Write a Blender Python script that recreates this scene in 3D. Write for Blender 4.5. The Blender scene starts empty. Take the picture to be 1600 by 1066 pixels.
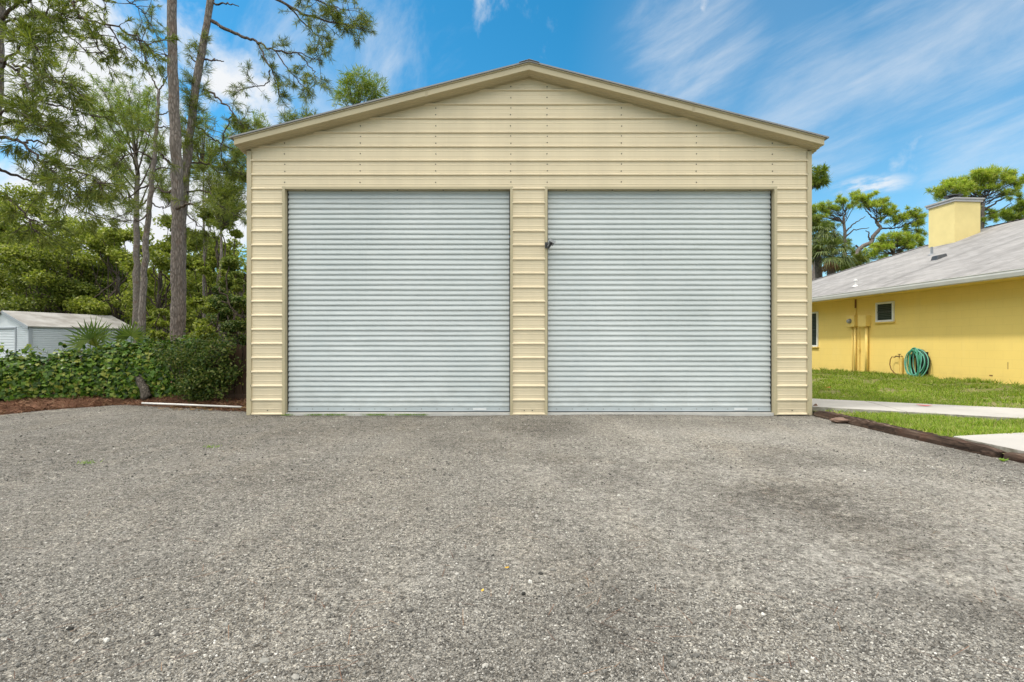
import bpy, math, random
import numpy as np
from mathutils import Vector, Matrix

SC = bpy.context.scene
COL = SC.collection
rng = np.random.default_rng(7)
random.seed(7)
EYE = 1.15            # camera height above the gravel
F = 800.0             # focal length in photograph pixels (1600 wide)
HZ = 538.0            # horizon row


def P(px, py, Y):
    """world point seen at photograph pixel (px,py) at depth Y"""
    return Vector(((px - 800) / F * Y, Y, EYE - (py - HZ) / F * Y))


def lin(r, g, b):
    def c(u):
        u /= 255.0
        return u / 12.92 if u <= .04045 else ((u + .055) / 1.055) ** 2.4
    return (c(r), c(g), c(b), 1)


# ------------------------------------------------------------------ numeric noise
def vnoise(x, y, seed=0):
    x = np.asarray(x, float); y = np.asarray(y, float)
    xi = np.floor(x).astype(np.int64); yi = np.floor(y).astype(np.int64)
    xf = x - xi; yf = y - yi
    xf = xf * xf * (3 - 2 * xf); yf = yf * yf * (3 - 2 * yf)

    def h(a, b):
        n = (a * 374761393 + b * 668265263 + seed * 1442695041) & 0x7fffffff
        n = ((n ^ (n >> 13)) * 1274126177) & 0x7fffffff
        return ((n ^ (n >> 16)) & 0xffff) / 65535.0
    a = h(xi, yi); b = h(xi + 1, yi); c = h(xi, yi + 1); d = h(xi + 1, yi + 1)
    return (a * (1 - xf) + b * xf) * (1 - yf) + (c * (1 - xf) + d * xf) * yf


def fbm(x, y, seed=0, oct=4):
    s = 0; a = .5; t = 0
    x = np.asarray(x, float); y = np.asarray(y, float)
    for i in range(oct):
        c, q = math.cos(.7 + 1.1 * i), math.sin(.7 + 1.1 * i)
        s = s + a * vnoise((x * c - y * q) * 2 ** i, (x * q + y * c) * 2 ** i, seed + i * 17); t += a; a *= .5
    return s / t


# ------------------------------------------------------------------ materials
MATS = {}


class NT:
    def __init__(self, name):
        self.m = bpy.data.materials.new(name); self.m.use_nodes = True
        self.t = self.m.node_tree; self.n = self.t.nodes; self.l = self.t.links
        self.b = self.n['Principled BSDF']; self.out = self.n['Material Output']
        self.tc = self.n.new('ShaderNodeTexCoord')
        self.co = self.tc.outputs['Object']
        MATS[name] = self.m

    def node(self, typ, **kw):
        n = self.n.new(typ)
        for k, v in kw.items():
            if k.startswith('i_'):
                key = k[2:]
                key = int(key) if key.isdigit() else key.replace('_', ' ')
                self.set(n.inputs[key], v)
            else:
                setattr(n, k, v)
        return n

    def set(self, sock, v):
        if isinstance(v, bpy.types.NodeSocket):
            self.l.new(v, sock)
        else:
            sock.default_value = v

    def noise(self, scale, detail=4, rough=.55, co=None, dist=0.0):
        n = self.node('ShaderNodeTexNoise', i_Scale=scale, i_Detail=detail, i_Roughness=rough, i_Distortion=dist)
        self.l.new(co or self.co, n.inputs['Vector']); return n.outputs['Fac']

    def scaled(self, sx, sy, sz, rot=(0, 0, 0)):
        n = self.node('ShaderNodeMapping'); n.inputs['Scale'].default_value = (sx, sy, sz)
        n.inputs['Rotation'].default_value = rot
        self.l.new(self.co, n.inputs['Vector']); return n.outputs['Vector']

    def ramp(self, fac, stops):
        n = self.node('ShaderNodeValToRGB'); self.l.new(fac, n.inputs['Fac'])
        e = n.color_ramp.elements
        while len(e) < len(stops): e.new(.5)
        for i, (p, c) in enumerate(stops):
            e[i].position = p; e[i].color = c if len(c) == 4 else (*c, 1)
        return n.outputs['Color']

    def mr(self, v, a, b, c=0, d=1):
        n = self.node('ShaderNodeMapRange', i_0=v, i_1=a, i_2=b, i_3=c, i_4=d); return n.outputs[0]

    def math(self, op, a, b=0.0):
        n = self.node('ShaderNodeMath', operation=op, i_0=a, i_1=b); return n.outputs[0]

    def mix(self, fac, a, b, blend='MIX'):
        n = self.node('ShaderNodeMix', data_type='RGBA', blend_type=blend)
        self.set(n.inputs[0], fac); self.set(n.inputs[6], a); self.set(n.inputs[7], b); return n.outputs[2]

    def bump(self, h, strength=.3, dist=.01, normal=None):
        n = self.node('ShaderNodeBump', i_Strength=strength, i_Distance=dist, i_Height=h)
        if normal is not None: self.l.new(normal, n.inputs['Normal'])
        return n.outputs['Normal']

    def fin(self, color=None, rough=None, normal=None, metallic=0, spec=.4):
        if color is not None: self.set(self.b.inputs['Base Color'], color)
        if rough is not None: self.set(self.b.inputs['Roughness'], rough)
        if normal is not None: self.l.new(normal, self.b.inputs['Normal'])
        self.b.inputs['Metallic'].default_value = metallic
        self.b.inputs['Specular IOR Level'].default_value = spec
        return self.m


def sc(c, k): return (c[0] * k, c[1] * k, c[2] * k, 1)


def simple(name, c, rough=.55, var=.12, scale=3, bscale=None, bstr=.15, metallic=0, spec=.4):
    t = NT(name)
    f = t.noise(scale, 5)
    col = t.mix(t.mr(f, .3, .7), sc(c, 1 - var), sc(c, 1 + var))
    nm = t.bump(t.noise(bscale, 4), bstr, .01) if bscale else None
    return t.fin(col, rough, nm, metallic, spec)


def leafmat(name, cols, trans=.3, rough=.5):
    t = NT(name)
    g = t.node('ShaderNodeNewGeometry')
    n = len(cols)
    r = t.ramp(g.outputs['Random Per Island'], [((i + .5) / n, c) for i, c in enumerate(cols)])
    big = t.noise(.9, 3)
    r = t.mix(t.mr(big, .3, .7), t.mix(1.0, r, (.72, .74, .7, 1), 'MULTIPLY'), r)
    t.fin(r, rough, None, 0, .25)
    tr = t.node('ShaderNodeBsdfTranslucent')
    t.l.new(t.mix(1.0, r, (1.5, 1.6, .8, 1), 'MULTIPLY'), tr.inputs['Color'])
    mx = t.node('ShaderNodeMixShader'); mx.inputs[0].default_value = trans
    t.l.new(t.b.outputs[0], mx.inputs[1]); t.l.new(tr.outputs[0], mx.inputs[2])
    t.l.new(mx.outputs[0], t.out.inputs['Surface'])
    return t.m


def make_materials():
    # cream steel siding: faint oil-canning, runs of dust
    t = NT('cream_steel')
    c = (.66, .565, .39, 1)
    f = t.noise(1.0, 5, .6, t.scaled(2.5, 1, .45))
    col = t.mix(t.mr(f, .3, .75), sc(c, .93), sc(c, 1.05))
    streak = t.noise(1.0, 3, .6, t.scaled(9, 1, .7))
    col = t.mix(t.mr(streak, .58, .85, 0, .35), col, (.56, .475, .33, 1))
    sep = t.node('ShaderNodeSeparateXYZ', i_0=t.co)
    splash = t.math('MULTIPLY', t.mr(sep.outputs['Z'], 0, .35, 1, 0), t.mr(t.noise(5, 4), .35, .7))
    col = t.mix(t.math('MULTIPLY', splash, .45), col, (.33, .27, .17, 1))
    nm = t.bump(t.noise(1.0, 2, .5, t.scaled(1.4, 1, 5)), .25, .02)
    t.fin(col, .42, nm, 0, .35)
    simple('trim_steel', (.43, .37, .235), .45, .06, 2)
    simple('soffit_steel', (.36, .305, .19), .5, .06, 2)
    simple('roof_sheet', (.22, .22, .22), .45, .1, 2)
    # white galvanised curtain
    t = NT('door_steel')
    f = t.noise(1.0, 5, .6, t.scaled(.8, 1, .6))
    col = t.mix(t.mr(f, .3, .7), (.445, .485, .482, 1), (.515, .55, .545, 1))
    st = t.noise(1.0, 4, .6, t.scaled(14, 1, .5))
    col = t.mix(t.mr(st, .6, .9, 0, .3), col, (.36, .385, .37, 1))
    sepd = t.node('ShaderNodeSeparateXYZ', i_0=t.co)
    low = t.math('MULTIPLY', t.mr(sepd.outputs['Z'], .05, .8, 1, 0), t.mr(t.noise(4, 6, .7), .4, .72))
    col = t.mix(t.math('MULTIPLY', low, .45), col, (.27, .275, .25, 1))
    bent = t.noise(1.0, 3, .55, t.scaled(.9, 1, 2.5), .4)
    nm = t.bump(t.noise(1.0, 2, .5, t.scaled(2, 1, 9)), .12, .01)
    nm = t.bump(bent, .5, .06, nm)
    t.fin(col, .38, nm, 0, .4)
    simple('door_bar', (.40, .44, .45), .45, .08, 3)
    simple('white_label', (.60, .62, .62), .5, .04, 9)
    simple('screw_dark', (.09, .08, .065), .4, .1, 9)
    simple('rubber_dark', (.02, .02, .02), .7, .1, 9)
    simple('threshold_concrete', (.46, .45, .42), .8, .12, 5, 40, .2)
    simple('dark_metal', (.05, .052, .055), .4, .2, 9)
    simple('grey_metal', (.20, .21, .22), .35, .15, 9)
    simple('lens_glass', (.02, .02, .025), .08, .05, 3, spec=.6)
    # gravel sheet
    t = NT('gravel_ground')
    at = t.node('ShaderNodeAttribute', attribute_name='dust'); dust = at.outputs['Fac']
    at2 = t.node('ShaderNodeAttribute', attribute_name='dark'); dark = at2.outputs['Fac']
    v1 = t.node('ShaderNodeTexVoronoi', i_Scale=115.0, i_Randomness=1.0)
    t.l.new(t.co, v1.inputs['Vector'])
    v2 = t.node('ShaderNodeTexVoronoi', i_Scale=240.0)
    t.l.new(t.co, v2.inputs['Vector'])
    s1 = t.node('ShaderNodeSeparateColor', i_0=v1.outputs['Color'])
    s2 = t.node('ShaderNodeSeparateColor', i_0=v2.outputs['Color'])
    stone = t.ramp(s1.outputs[0], [(0, (.06, .058, .054)), (.3, (.135, .131, .121)), (.65, (.22, .212, .195)), (.9, (.32, .308, .284)), (1, (.44, .425, .39))])
    fine = t.ramp(s2.outputs[0], [(0, (.05, .048, .044)), (.5, (.19, .183, .168)), (1, (.38, .365, .335))])
    col = t.mix(t.mr(s1.outputs[1], .35, .65), stone, fine)
    gap = t.mr(v1.outputs['Distance'], .45, .85, 0, .55)
    col = t.mix(gap, col, (.045, .042, .038, 1))
    mid = t.noise(3.2, 6, .65)
    col = t.mix(t.mr(mid, .3, .7), t.mix(1.0, col, (.8, .79, .77, 1), 'MULTIPLY'), t.mix(1.0, col, (1.15, 1.14, 1.11, 1), 'MULTIPLY'))
    dn = t.math('MULTIPLY', dust, t.mr(t.noise(9, 7, .78), .32, .66))
    dcol = t.mix(t.noise(60, 3), (.23, .222, .204, 1), (.32, .309, .286, 1))
    col = t.mix(t.math('MULTIPLY', dn, .82), col, dcol)
    clod = t.noise(17, 7, .8)
    col = t.mix(t.mr(clod, .33, .52), t.mix(1.0, col, (.52, .50, .48, 1), 'MULTIPLY'), col)
    col = t.mix(t.mr(clod, .52, .68, 0, .8), col, t.mix(1.0, col, (1.35, 1.34, 1.31, 1), 'MULTIPLY'))
    clod2 = t.noise(36, 5, .75)
    col = t.mix(t.mr(clod2, .36, .50, .9, 0), col, t.mix(1.0, col, (.42, .41, .39, 1), 'MULTIPLY'))
    col = t.mix(t.mr(clod2, .54, .66, 0, .8), col, t.mix(1.0, col, (1.5, 1.48, 1.45, 1), 'MULTIPLY'))
    pits = t.noise(42, 3, .6)
    col = t.mix(t.mr(pits, .24, .40, .85, 0), col, (.03, .028, .025, 1))
    rut = t.noise(1.0, 5, .65, t.scaled(1.5, .22, 1), .6)
    col = t.mix(t.mr(rut, .46, .66, 0, .5), col, t.mix(1.0, col, (1.22, 1.18, 1.12, 1), 'MULTIPLY'))
    col = t.mix(t.mr(t.noise(.55, 6, .7), .52, .7, 0, .55), col, t.mix(1.0, col, (.86, .80, .73, 1), 'MULTIPLY'))
    dk = t.math('MULTIPLY', dark, t.mr(t.noise(7, 7, .8), .30, .60))  # mask mixes random dark patches with painted tree and garage shade
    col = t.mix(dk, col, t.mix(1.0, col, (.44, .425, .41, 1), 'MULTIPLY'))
    h = t.math('SUBTRACT', 1.0, v1.outputs['Distance'])
    h2 = t.math('SUBTRACT', 1.0, v2.outputs['Distance'])
    hh = t.math('ADD', t.math('MULTIPLY', h, t.math('SUBTRACT', 1.0, t.math('MULTIPLY', dn, .7))), t.math('MULTIPLY', h2, .4))
    nm = t.bump(hh, .8, .006)
    nm = t.bump(clod, .9, .03, nm)
    nm = t.bump(mid, .5, .03, nm)
    t.fin(t.mix(1.0, col, (1.50, 1.495, 1.47, 1), 'MULTIPLY'), .9, nm, 0, .2)
    # loose stones
    t = NT('loose_stone')
    g = t.node('ShaderNodeNewGeometry')
    r = t.ramp(g.outputs['Random Per Island'], [(0, (.035, .034, .031)), (.2, (.10, .097, .089)), (.5, (.19, .183, .168)), (.82, (.28, .269, .247)), (.96, (.37, .357, .328)), (1, (.55, .535, .50))])
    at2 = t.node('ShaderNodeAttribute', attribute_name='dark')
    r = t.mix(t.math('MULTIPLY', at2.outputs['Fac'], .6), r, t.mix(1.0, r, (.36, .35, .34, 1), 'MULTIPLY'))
    t.fin(t.mix(1.0, r, (1.14, 1.135, 1.11, 1), 'MULTIPLY'), .88, t.bump(t.noise(160, 3), .4, .003), 0, .25)
    # soil with leaf litter, out to the horizon
    t = NT('soil')
    col = t.mix(t.mr(t.noise(.35, 6, .6), .35, .65), (.10, .085, .055, 1), (.075, .10, .035, 1))
    col = t.mix(t.mr(t.noise(14, 4), .4, .7, 0, .5), col, (.05, .04, .025, 1))
    t.fin(col, .95, t.bump(t.noise(9, 5), .6, .05), 0, .1)
    t = NT('pine_straw_ground')
    col = t.mix(t.mr(t.noise(6, 6, .7), .3, .7), (.12, .06, .036, 1), (.27, .15, .10, 1))
    col = t.mix(t.mr(t.noise(1.0, 4, .7, t.scaled(60, 14, 10)), .5, .75, 0, .6), col, (.30, .17, .10, 1))
    t.fin(col, .95, t.bump(t.noise(30, 5, .7), .7, .02), 0, .1)
    leafmat('straw', [(.09, .035, .02), (.17, .07, .04), (.26, .13, .075), (.33, .20, .12)], .1, .8)
    t = NT('lawn_soil')
    col = t.mix(t.mr(t.noise(5, 5), .35, .7), (.12, .15, .03, 1), (.24, .20, .11, 1))
    t.fin(col, .95, t.bump(t.noise(25, 4), .6, .03), 0, .1)
    leafmat('grass_blade', [(0.11, 0.18, 0.014), (0.19, 0.3, 0.024), (0.28, 0.4, 0.04), (0.37, 0.45, 0.08), (0.4, 0.37, 0.15)], .35, .5)
    leafmat('weed_blade', [(.10, .19, .015), (.16, .28, .03), (.24, .34, .05)], .3, .5)
    # concrete paving
    t = NT('paving')
    col = t.mix(t.mr(t.noise(1.3, 6, .6), .3, .7), (.35, .335, .31, 1), (.45, .435, .405, 1))
    col = t.mix(t.mr(t.noise(40, 3), .55, .8, 0, .3), col, (.27, .26, .24, 1))
    col = t.mix(t.mr(t.noise(2.6, 6, .75), .52, .7, 0, .55), col, (.25, .235, .205, 1))
    t.fin(col, .85, t.bump(t.noise(90, 4), .3, .004), 0, .25)
    t = NT('paving_edge')
    col = t.mix(t.mr(t.noise(7, 6, .7), .35, .65), (.16, .145, .115, 1), (.36, .34, .30, 1))
    t.fin(col, .9, t.bump(t.noise(40, 5), .5, .01), 0, .2)
    # old railway-sleeper timber
    t = NT('old_timber')
    co = t.scaled(22, 1.4, 22)
    g1 = t.noise(1.0, 6, .65, co)
    col = t.ramp(g1, [(.25, (.010, .007, .006)), (.42, (.035, .024, .018)), (.58, (.085, .055, .040)), (.72, (.20, .16, .125))])
    col = t.mix(t.mr(t.noise(4, 4), .55, .75, 0, .4), col, (.09, .035, .02, 1))
    t.fin(col, .9, t.bump(g1, .9, .02), 0, .15)
    t = NT('fence_wood')
    g1 = t.noise(1.0, 6, .65, t.scaled(26, 26, 1.6))
    col = t.ramp(g1, [(.3, (.012, .008, .005)), (.55, (.045, .027, .016)), (.75, (.085, .052, .03))])
    t.fin(col, .85, t.bump(g1, .6, .01), 0, .2)
    # bark
    for nm_, a, b, c_ in (('pine_bark', (.075, .062, .052), (.19, .165, .145), (.30, .26, .23)),
                          ('pine_bark_pale', (.07, .058, .05), (.17, .145, .125), (.26, .225, .20)),
                          ('oak_bark', (.045, .038, .03), (.10, .085, .07), (.17, .15, .12)),
                          ('twig_bark', (.045, .035, .027), (.085, .065, .05), (.15, .12, .095))):
        t = NT(nm_)
        v = t.node('ShaderNodeTexVoronoi', feature='DISTANCE_TO_EDGE', i_Scale=1.0)
        t.l.new(t.scaled(20, 20, 5.0), v.inputs['Vector'])
        n1 = t.noise(1.0, 7, .72, t.scaled(26, 26, 6), .8)
        e = t.mr(t.math('ADD', v.outputs['Distance'], t.math('MULTIPLY', t.math('SUBTRACT', n1, .5), .5)), -.05, .22)
        col = t.mix(t.mr(n1, .3, .7), (*b, 1), (*c_, 1))
        col = t.mix(t.mr(e, 0, 1, .35, 1), (*a, 1), col)
        col = t.mix(t.mr(t.noise(3, 4), .55, .7, 0, .5), col, (b[0] * 1.0, b[1] * .72, b[2] * .6, 1))
        t.fin(col, .9, t.bump(t.math('ADD', e, t.math('MULTIPLY', n1, .5)), .8, .03), 0, .15)
    # foliage
    leafmat('needle_green', [(0.08, 0.11, 0.015), (0.13, 0.17, 0.024), (0.19, 0.23, 0.035), (0.26, 0.27, 0.06)], .3, .45)
    leafmat('needle_bright', [(0.1, 0.155, 0.016), (0.16, 0.23, 0.025), (0.23, 0.3, 0.038), (0.3, 0.33, 0.07)], .35, .45)
    leafmat('needle_olive', [(0.09, 0.11, 0.03), (0.14, 0.165, 0.045), (0.19, 0.205, 0.06), (0.22, 0.18, 0.085)], .3, .5)
    leafmat('needle_sunny', [(.20,.28,.03), (.31,.42,.05), (.43,.53,.075), (.48,.45,.10)], .35, .5)
    leafmat('oak_leaf', [(.11,.145,.02), (.18,.22,.028), (.26,.295,.045), (.36,.37,.09)], .35, .45)
    leafmat('oak_leaf_light', [(0.13, 0.165, 0.022), (0.21, 0.25, 0.034), (0.29, 0.325, 0.055), (0.38, 0.39, 0.1)], .4, .45)
    leafmat('oak_leaf_dark', [(.07,.10,.015), (.115,.155,.022), (.17,.21,.034), (.25,.27,.06)], .3, .45)
    leafmat('vine_leaf', [(.02,.05,.007), (.045,.10,.010), (.075,.15,.015), (.11,.205,.022), (.18,.28,.035), (.27,.29,.05)], .25, .35)
    leafmat('shrub_leaf', [(.03,.06,.011), (.06,.105,.016), (.10,.15,.025), (.19,.20,.055)], .25, .45)
    leafmat('palmetto_leaf', [(0.06, 0.11, 0.012), (0.1, 0.16, 0.02), (0.15, 0.21, 0.035)], .3, .35)
    leafmat('palm_leaf', [(.07, .10, .025), (.11, .14, .04), (.16, .19, .06)], .3, .4)
    leafmat('dead_leaf', [(.16, .09, .04), (.24, .14, .06), (.30, .20, .10)], .2, .7)
    # house
    t = NT('yellow_stucco')
    c = (.90, .67, .205, 1)
    col = t.mix(t.mr(t.noise(.8, 5), .3, .7), sc(c, .95), sc(c, 1.03))
    col = t.mix(t.mr(t.noise(1.0, 4, .6, t.scaled(3, 3, .6)), .55, .8, 0, .25), col, (.76, .56, .20, 1))
    sz = t.node('ShaderNodeSeparateXYZ', i_0=t.co)
    dirt = t.math('MULTIPLY', t.mr(sz.outputs['Z'], .2, .55, 1, 0), t.mr(t.noise(2.5, 6, .7), .38, .68))
    col = t.mix(t.math('MULTIPLY', dirt, .5), col, (.45, .33, .12, 1))
    col = t.mix(t.mr(t.noise(1.0, 5, .65, t.scaled(1.6, 1.6, .35)), .56, .72, 0, .3), col, (.90, .72, .30, 1))
    br = t.node('ShaderNodeTexBrick', i_Scale=1.0, i_Mortar_Size=.006, i_Brick_Width=.4, i_Row_Height=.2)
    mp = t.node('ShaderNodeMapping'); mp.inputs['Rotation'].default_value = (0, math.radians(-90), 0)
    t.l.new(t.co, mp.inputs['Vector'])
    cs = t.node('ShaderNodeSeparateXYZ', i_0=t.co)
    cb = t.node('ShaderNodeCombineXYZ', i_0=cs.outputs[1], i_1=cs.outputs[2])
    t.l.new(cb.outputs[0], br.inputs['Vector'])
    col = t.mix(t.math('MULTIPLY', br.outputs['Fac'], .10), col, (.45, .30, .08, 1))
    t.fin(col, .8, t.bump(t.noise(70, 5, .7), .35, .006), 0, .25)
    simple('yellow_paint', (.86, .63, .19), .55, .06, 5)
    simple('chimney_stucco', (.70, .57, .25), .8, .06, 2, 60, .3)
    t = NT('shingles')
    rot = t.node('ShaderNodeMapping'); rot.inputs['Rotation'].default_value = (0, 0, math.radians(-94.4))
    t.l.new(t.co, rot.inputs['Vector'])
    br = t.node('ShaderNodeTexBrick', offset=.5, i_Scale=1.0, i_Mortar_Size=.007, i_Brick_Width=.31, i_Row_Height=.135)
    t.l.new(rot.outputs[0], br.inputs['Vector'])
    br.inputs['Color1'].default_value = (.20, .192, .183, 1); br.inputs['Color2'].default_value = (.29, .28, .27, 1)
    br.inputs['Mortar'].default_value = (.17, .165, .16, 1)
    sp = t.noise(60, 3)
    col = t.mix(t.mr(sp, .35, .7, 0, .5), br.outputs['Color'], (.32, .31, .30, 1))
    col = t.mix(t.mr(t.noise(.7, 5, .6), .42, .7, 0, .45), col, (.36, .345, .33, 1))
    st = t.noise(1.0, 5, .6, t.scaled(.5, 2.2, 1))
    col = t.mix(t.mr(st, .50, .72, 0, .65), col, (.13, .125, .12, 1))
    t.fin(col, .92, t.bump(t.math('SUBTRACT', 1.0, br.outputs['Fac']), .6, .01), 0, .15)
    simple('white_paint', (.58, .57, .55), .5, .05, 4)
    simple('frame_white', (.76, .76, .74), .45, .04, 4)
    simple('gutter_white', (.52, .52, .50), .45, .06, 3)
    simple('cap_metal', (.36, .35, .34), .5, .1, 4)
    t = NT('window_glass')
    t.fin((.035, .045, .04, 1), .06, None, 0, .6)
    simple('blind', (.04, .05, .044), .6, .1, 6)
    simple('rust_brown', (.20, .09, .03), .7, .2, 9)
    simple('hose_green', (.05, .30, .17), .4, .15, 4)
    simple('hose_teal', (.16, .46, .36), .4, .15, 4)
    simple('hose_black', (.02, .021, .022), .45, .2, 6)
    simple('brass', (.14, .09, .03), .4, .2, 9)
    # shed
    simple('shed_wall', (.56, .60, .63), .5, .06, 1.0)
    simple('shed_trim', (.30, .33, .36), .5, .06, 2)
    t = NT('shed_roof')
    col = t.mix(t.mr(t.noise(1.2, 5, .6), .35, .7), (.34, .33, .31, 1), (.18, .165, .145, 1))
    t.fin(col, .7, None, 0, .3)
    simple('pvc_white', (.60, .58, .54), .4, .06, 6)
    simple('rock_brown', (.17, .11, .08), .85, .35, 9, 30, .6)
    simple('leaf_red', (.50, .05, .03), .6, .2, 20)
    simple('leaf_pink', (.62, .07, .08), .6, .2, 20)
    simple('leaf_yellow', (.62, .36, .04), .6, .2, 20)


make_materials()
M = MATS


# ------------------------------------------------------------------ mesh builder
class MB:
    def __init__(self):
        self.v = []; self.f = []; self.m = []

    def add(self, vs, fs, mi=0):
        o = len(self.v); self.v.extend(tuple(p) for p in vs)
        self.f.extend([tuple(o + i for i in q) for q in fs]); self.m.extend([mi] * len(fs)); return self

    def box(self, a, b, mi=0, fr=None):
        x0, y0, z0 = a; x1, y1, z1 = b
        vs = [(x0, y0, z0), (x1, y0, z0), (x1, y1, z0), (x0, y1, z0), (x0, y0, z1), (x1, y0, z1), (x1, y1, z1), (x0, y1, z1)]
        if fr: vs = [fr(*p) for p in vs]
        return self.add(vs, [(0, 3, 2, 1), (4, 5, 6, 7), (0, 1, 5, 4), (1, 2, 6, 5), (2, 3, 7, 6), (3, 0, 4, 7)], mi)

    def hexa(self, vs, mi=0):
        return self.add(vs, [(0, 3, 2, 1), (4, 5, 6, 7), (0, 1, 5, 4), (1, 2, 6, 5), (2, 3, 7, 6), (3, 0, 4, 7)], mi)

    def tube(self, pts, rad, n=6, mi=0, cap=True):
        pts = [Vector(p) for p in pts]
        k = len(pts)
        if not hasattr(rad, '__len__'): rad = [rad] * k
        vs = []; ref = None
        for i in range(k):
            t = (pts[min(i + 1, k - 1)] - pts[max(i - 1, 0)])
            t = t.normalized() if t.length > 1e-9 else Vector((0, 0, 1))
            if ref is None:
                ref = Vector((1, 0, 0)) if abs(t.x) < .8 else Vector((0, 1, 0))
            a = ref - t * ref.dot(t)
            a = a.normalized() if a.length > 1e-6 else t.orthogonal().normalized()
            b = t.cross(a); ref = a
            for j in range(n):
                an = 2 * math.pi * j / n
                vs.append(pts[i] + (a * math.cos(an) + b * math.sin(an)) * rad[i])
        fs = [(i * n + j, i * n + (j + 1) % n, (i + 1) * n + (j + 1) % n, (i + 1) * n + j) for i in range(k - 1) for j in range(n)]
        if cap:
            fs.append(tuple(range(n - 1, -1, -1))); fs.append(tuple((k - 1) * n + j for j in range(n)))
        return self.add(vs, fs, mi)

    def build(self, name, mats, parent=None, smooth=False, bevel=0, loc=None, seg=2):
        me = bpy.data.meshes.new(name)
        me.from_pydata(self.v, [], self.f)
        mats = mats if isinstance(mats, (list, tuple)) else [mats]
        for m_ in mats: me.materials.append(M[m_])
        if len(mats) > 1: me.polygons.foreach_set('material_index', self.m)
        me.polygons.foreach_set('use_smooth', [smooth] * len(self.f))
        me.update()
        return link(name, me, parent, bevel, seg)


def link(name, me, parent=None, bevel=0, seg=2):
    o = bpy.data.objects.new(name, me); COL.objects.link(o)
    if parent is not None:
        o.parent = parent
        if parent.type == 'EMPTY': o.location = -parent.location
    if bevel:
        b = o.modifiers.new('bevel', 'BEVEL'); b.width = bevel; b.segments = seg; b.limit_method = 'ANGLE'
    return o


def np_obj(name, V, Fc, mat, parent=None, smooth=False, attrs=None):
    me = bpy.data.meshes.new(name)
    V = np.ascontiguousarray(V, np.float32); Fc = np.ascontiguousarray(Fc, np.int32); k = Fc.shape[1]
    me.vertices.add(len(V)); me.vertices.foreach_set('co', V.ravel())
    me.loops.add(Fc.size); me.loops.foreach_set('vertex_index', Fc.ravel())
    me.polygons.add(len(Fc)); me.polygons.foreach_set('loop_start', np.arange(len(Fc), dtype=np.int32) * k)
    me.polygons.foreach_set('use_smooth', np.full(len(Fc), smooth))
    me.update(calc_edges=True); me.validate()
    me.materials.append(M[mat])
    for nm, arr in (attrs or {}).items():
        a = me.attributes.new(nm, 'FLOAT', 'POINT'); a.data.foreach_set('value', np.ascontiguousarray(arr, np.float32))
    return link(name, me, parent)


def empty(name, loc, label, cat, group=None):
    o = bpy.data.objects.new(name, None); COL.objects.link(o); o.location = loc; o.empty_display_size = .2
    return tag(o, label, cat, group)


def tag(o, label, cat, group=None, kind=None):
    if label: o['label'] = label
    if cat: o['category'] = cat
    if group: o['group'] = group
    if kind: o['kind'] = kind
    return o


def struct(o, label, cat):
    return tag(o, label, cat, None, 'structure')


def unit(n):
    d = rng.normal(size=(n, 3)); return d / np.linalg.norm(d, axis=1, keepdims=True)


# ------------------------------------------------------------------ camera, light, sky
cam = bpy.data.cameras.new('camera'); co = bpy.data.objects.new('camera', cam); COL.objects.link(co)
cam.lens = 18; cam.sensor_width = 36; cam.shift_y = (HZ - 533) / 1600
co.location = (0, 0, EYE); co.rotation_euler = (math.pi / 2, 0, 0); cam.clip_end = 3000; cam.clip_start = .05
SC.camera = co
SUN = Vector((-.54, -.06, .84)).normalized()
sl = bpy.data.lights.new('sun', 'SUN'); sl.energy = 2.5; sl.angle = math.radians(4.0); sl.color = (1, .95, .87)
so = bpy.data.objects.new('sun', sl); COL.objects.link(so); so.rotation_euler = SUN.to_track_quat('Z', 'Y').to_euler()
so.location = (-20, 5, 40)


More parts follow.
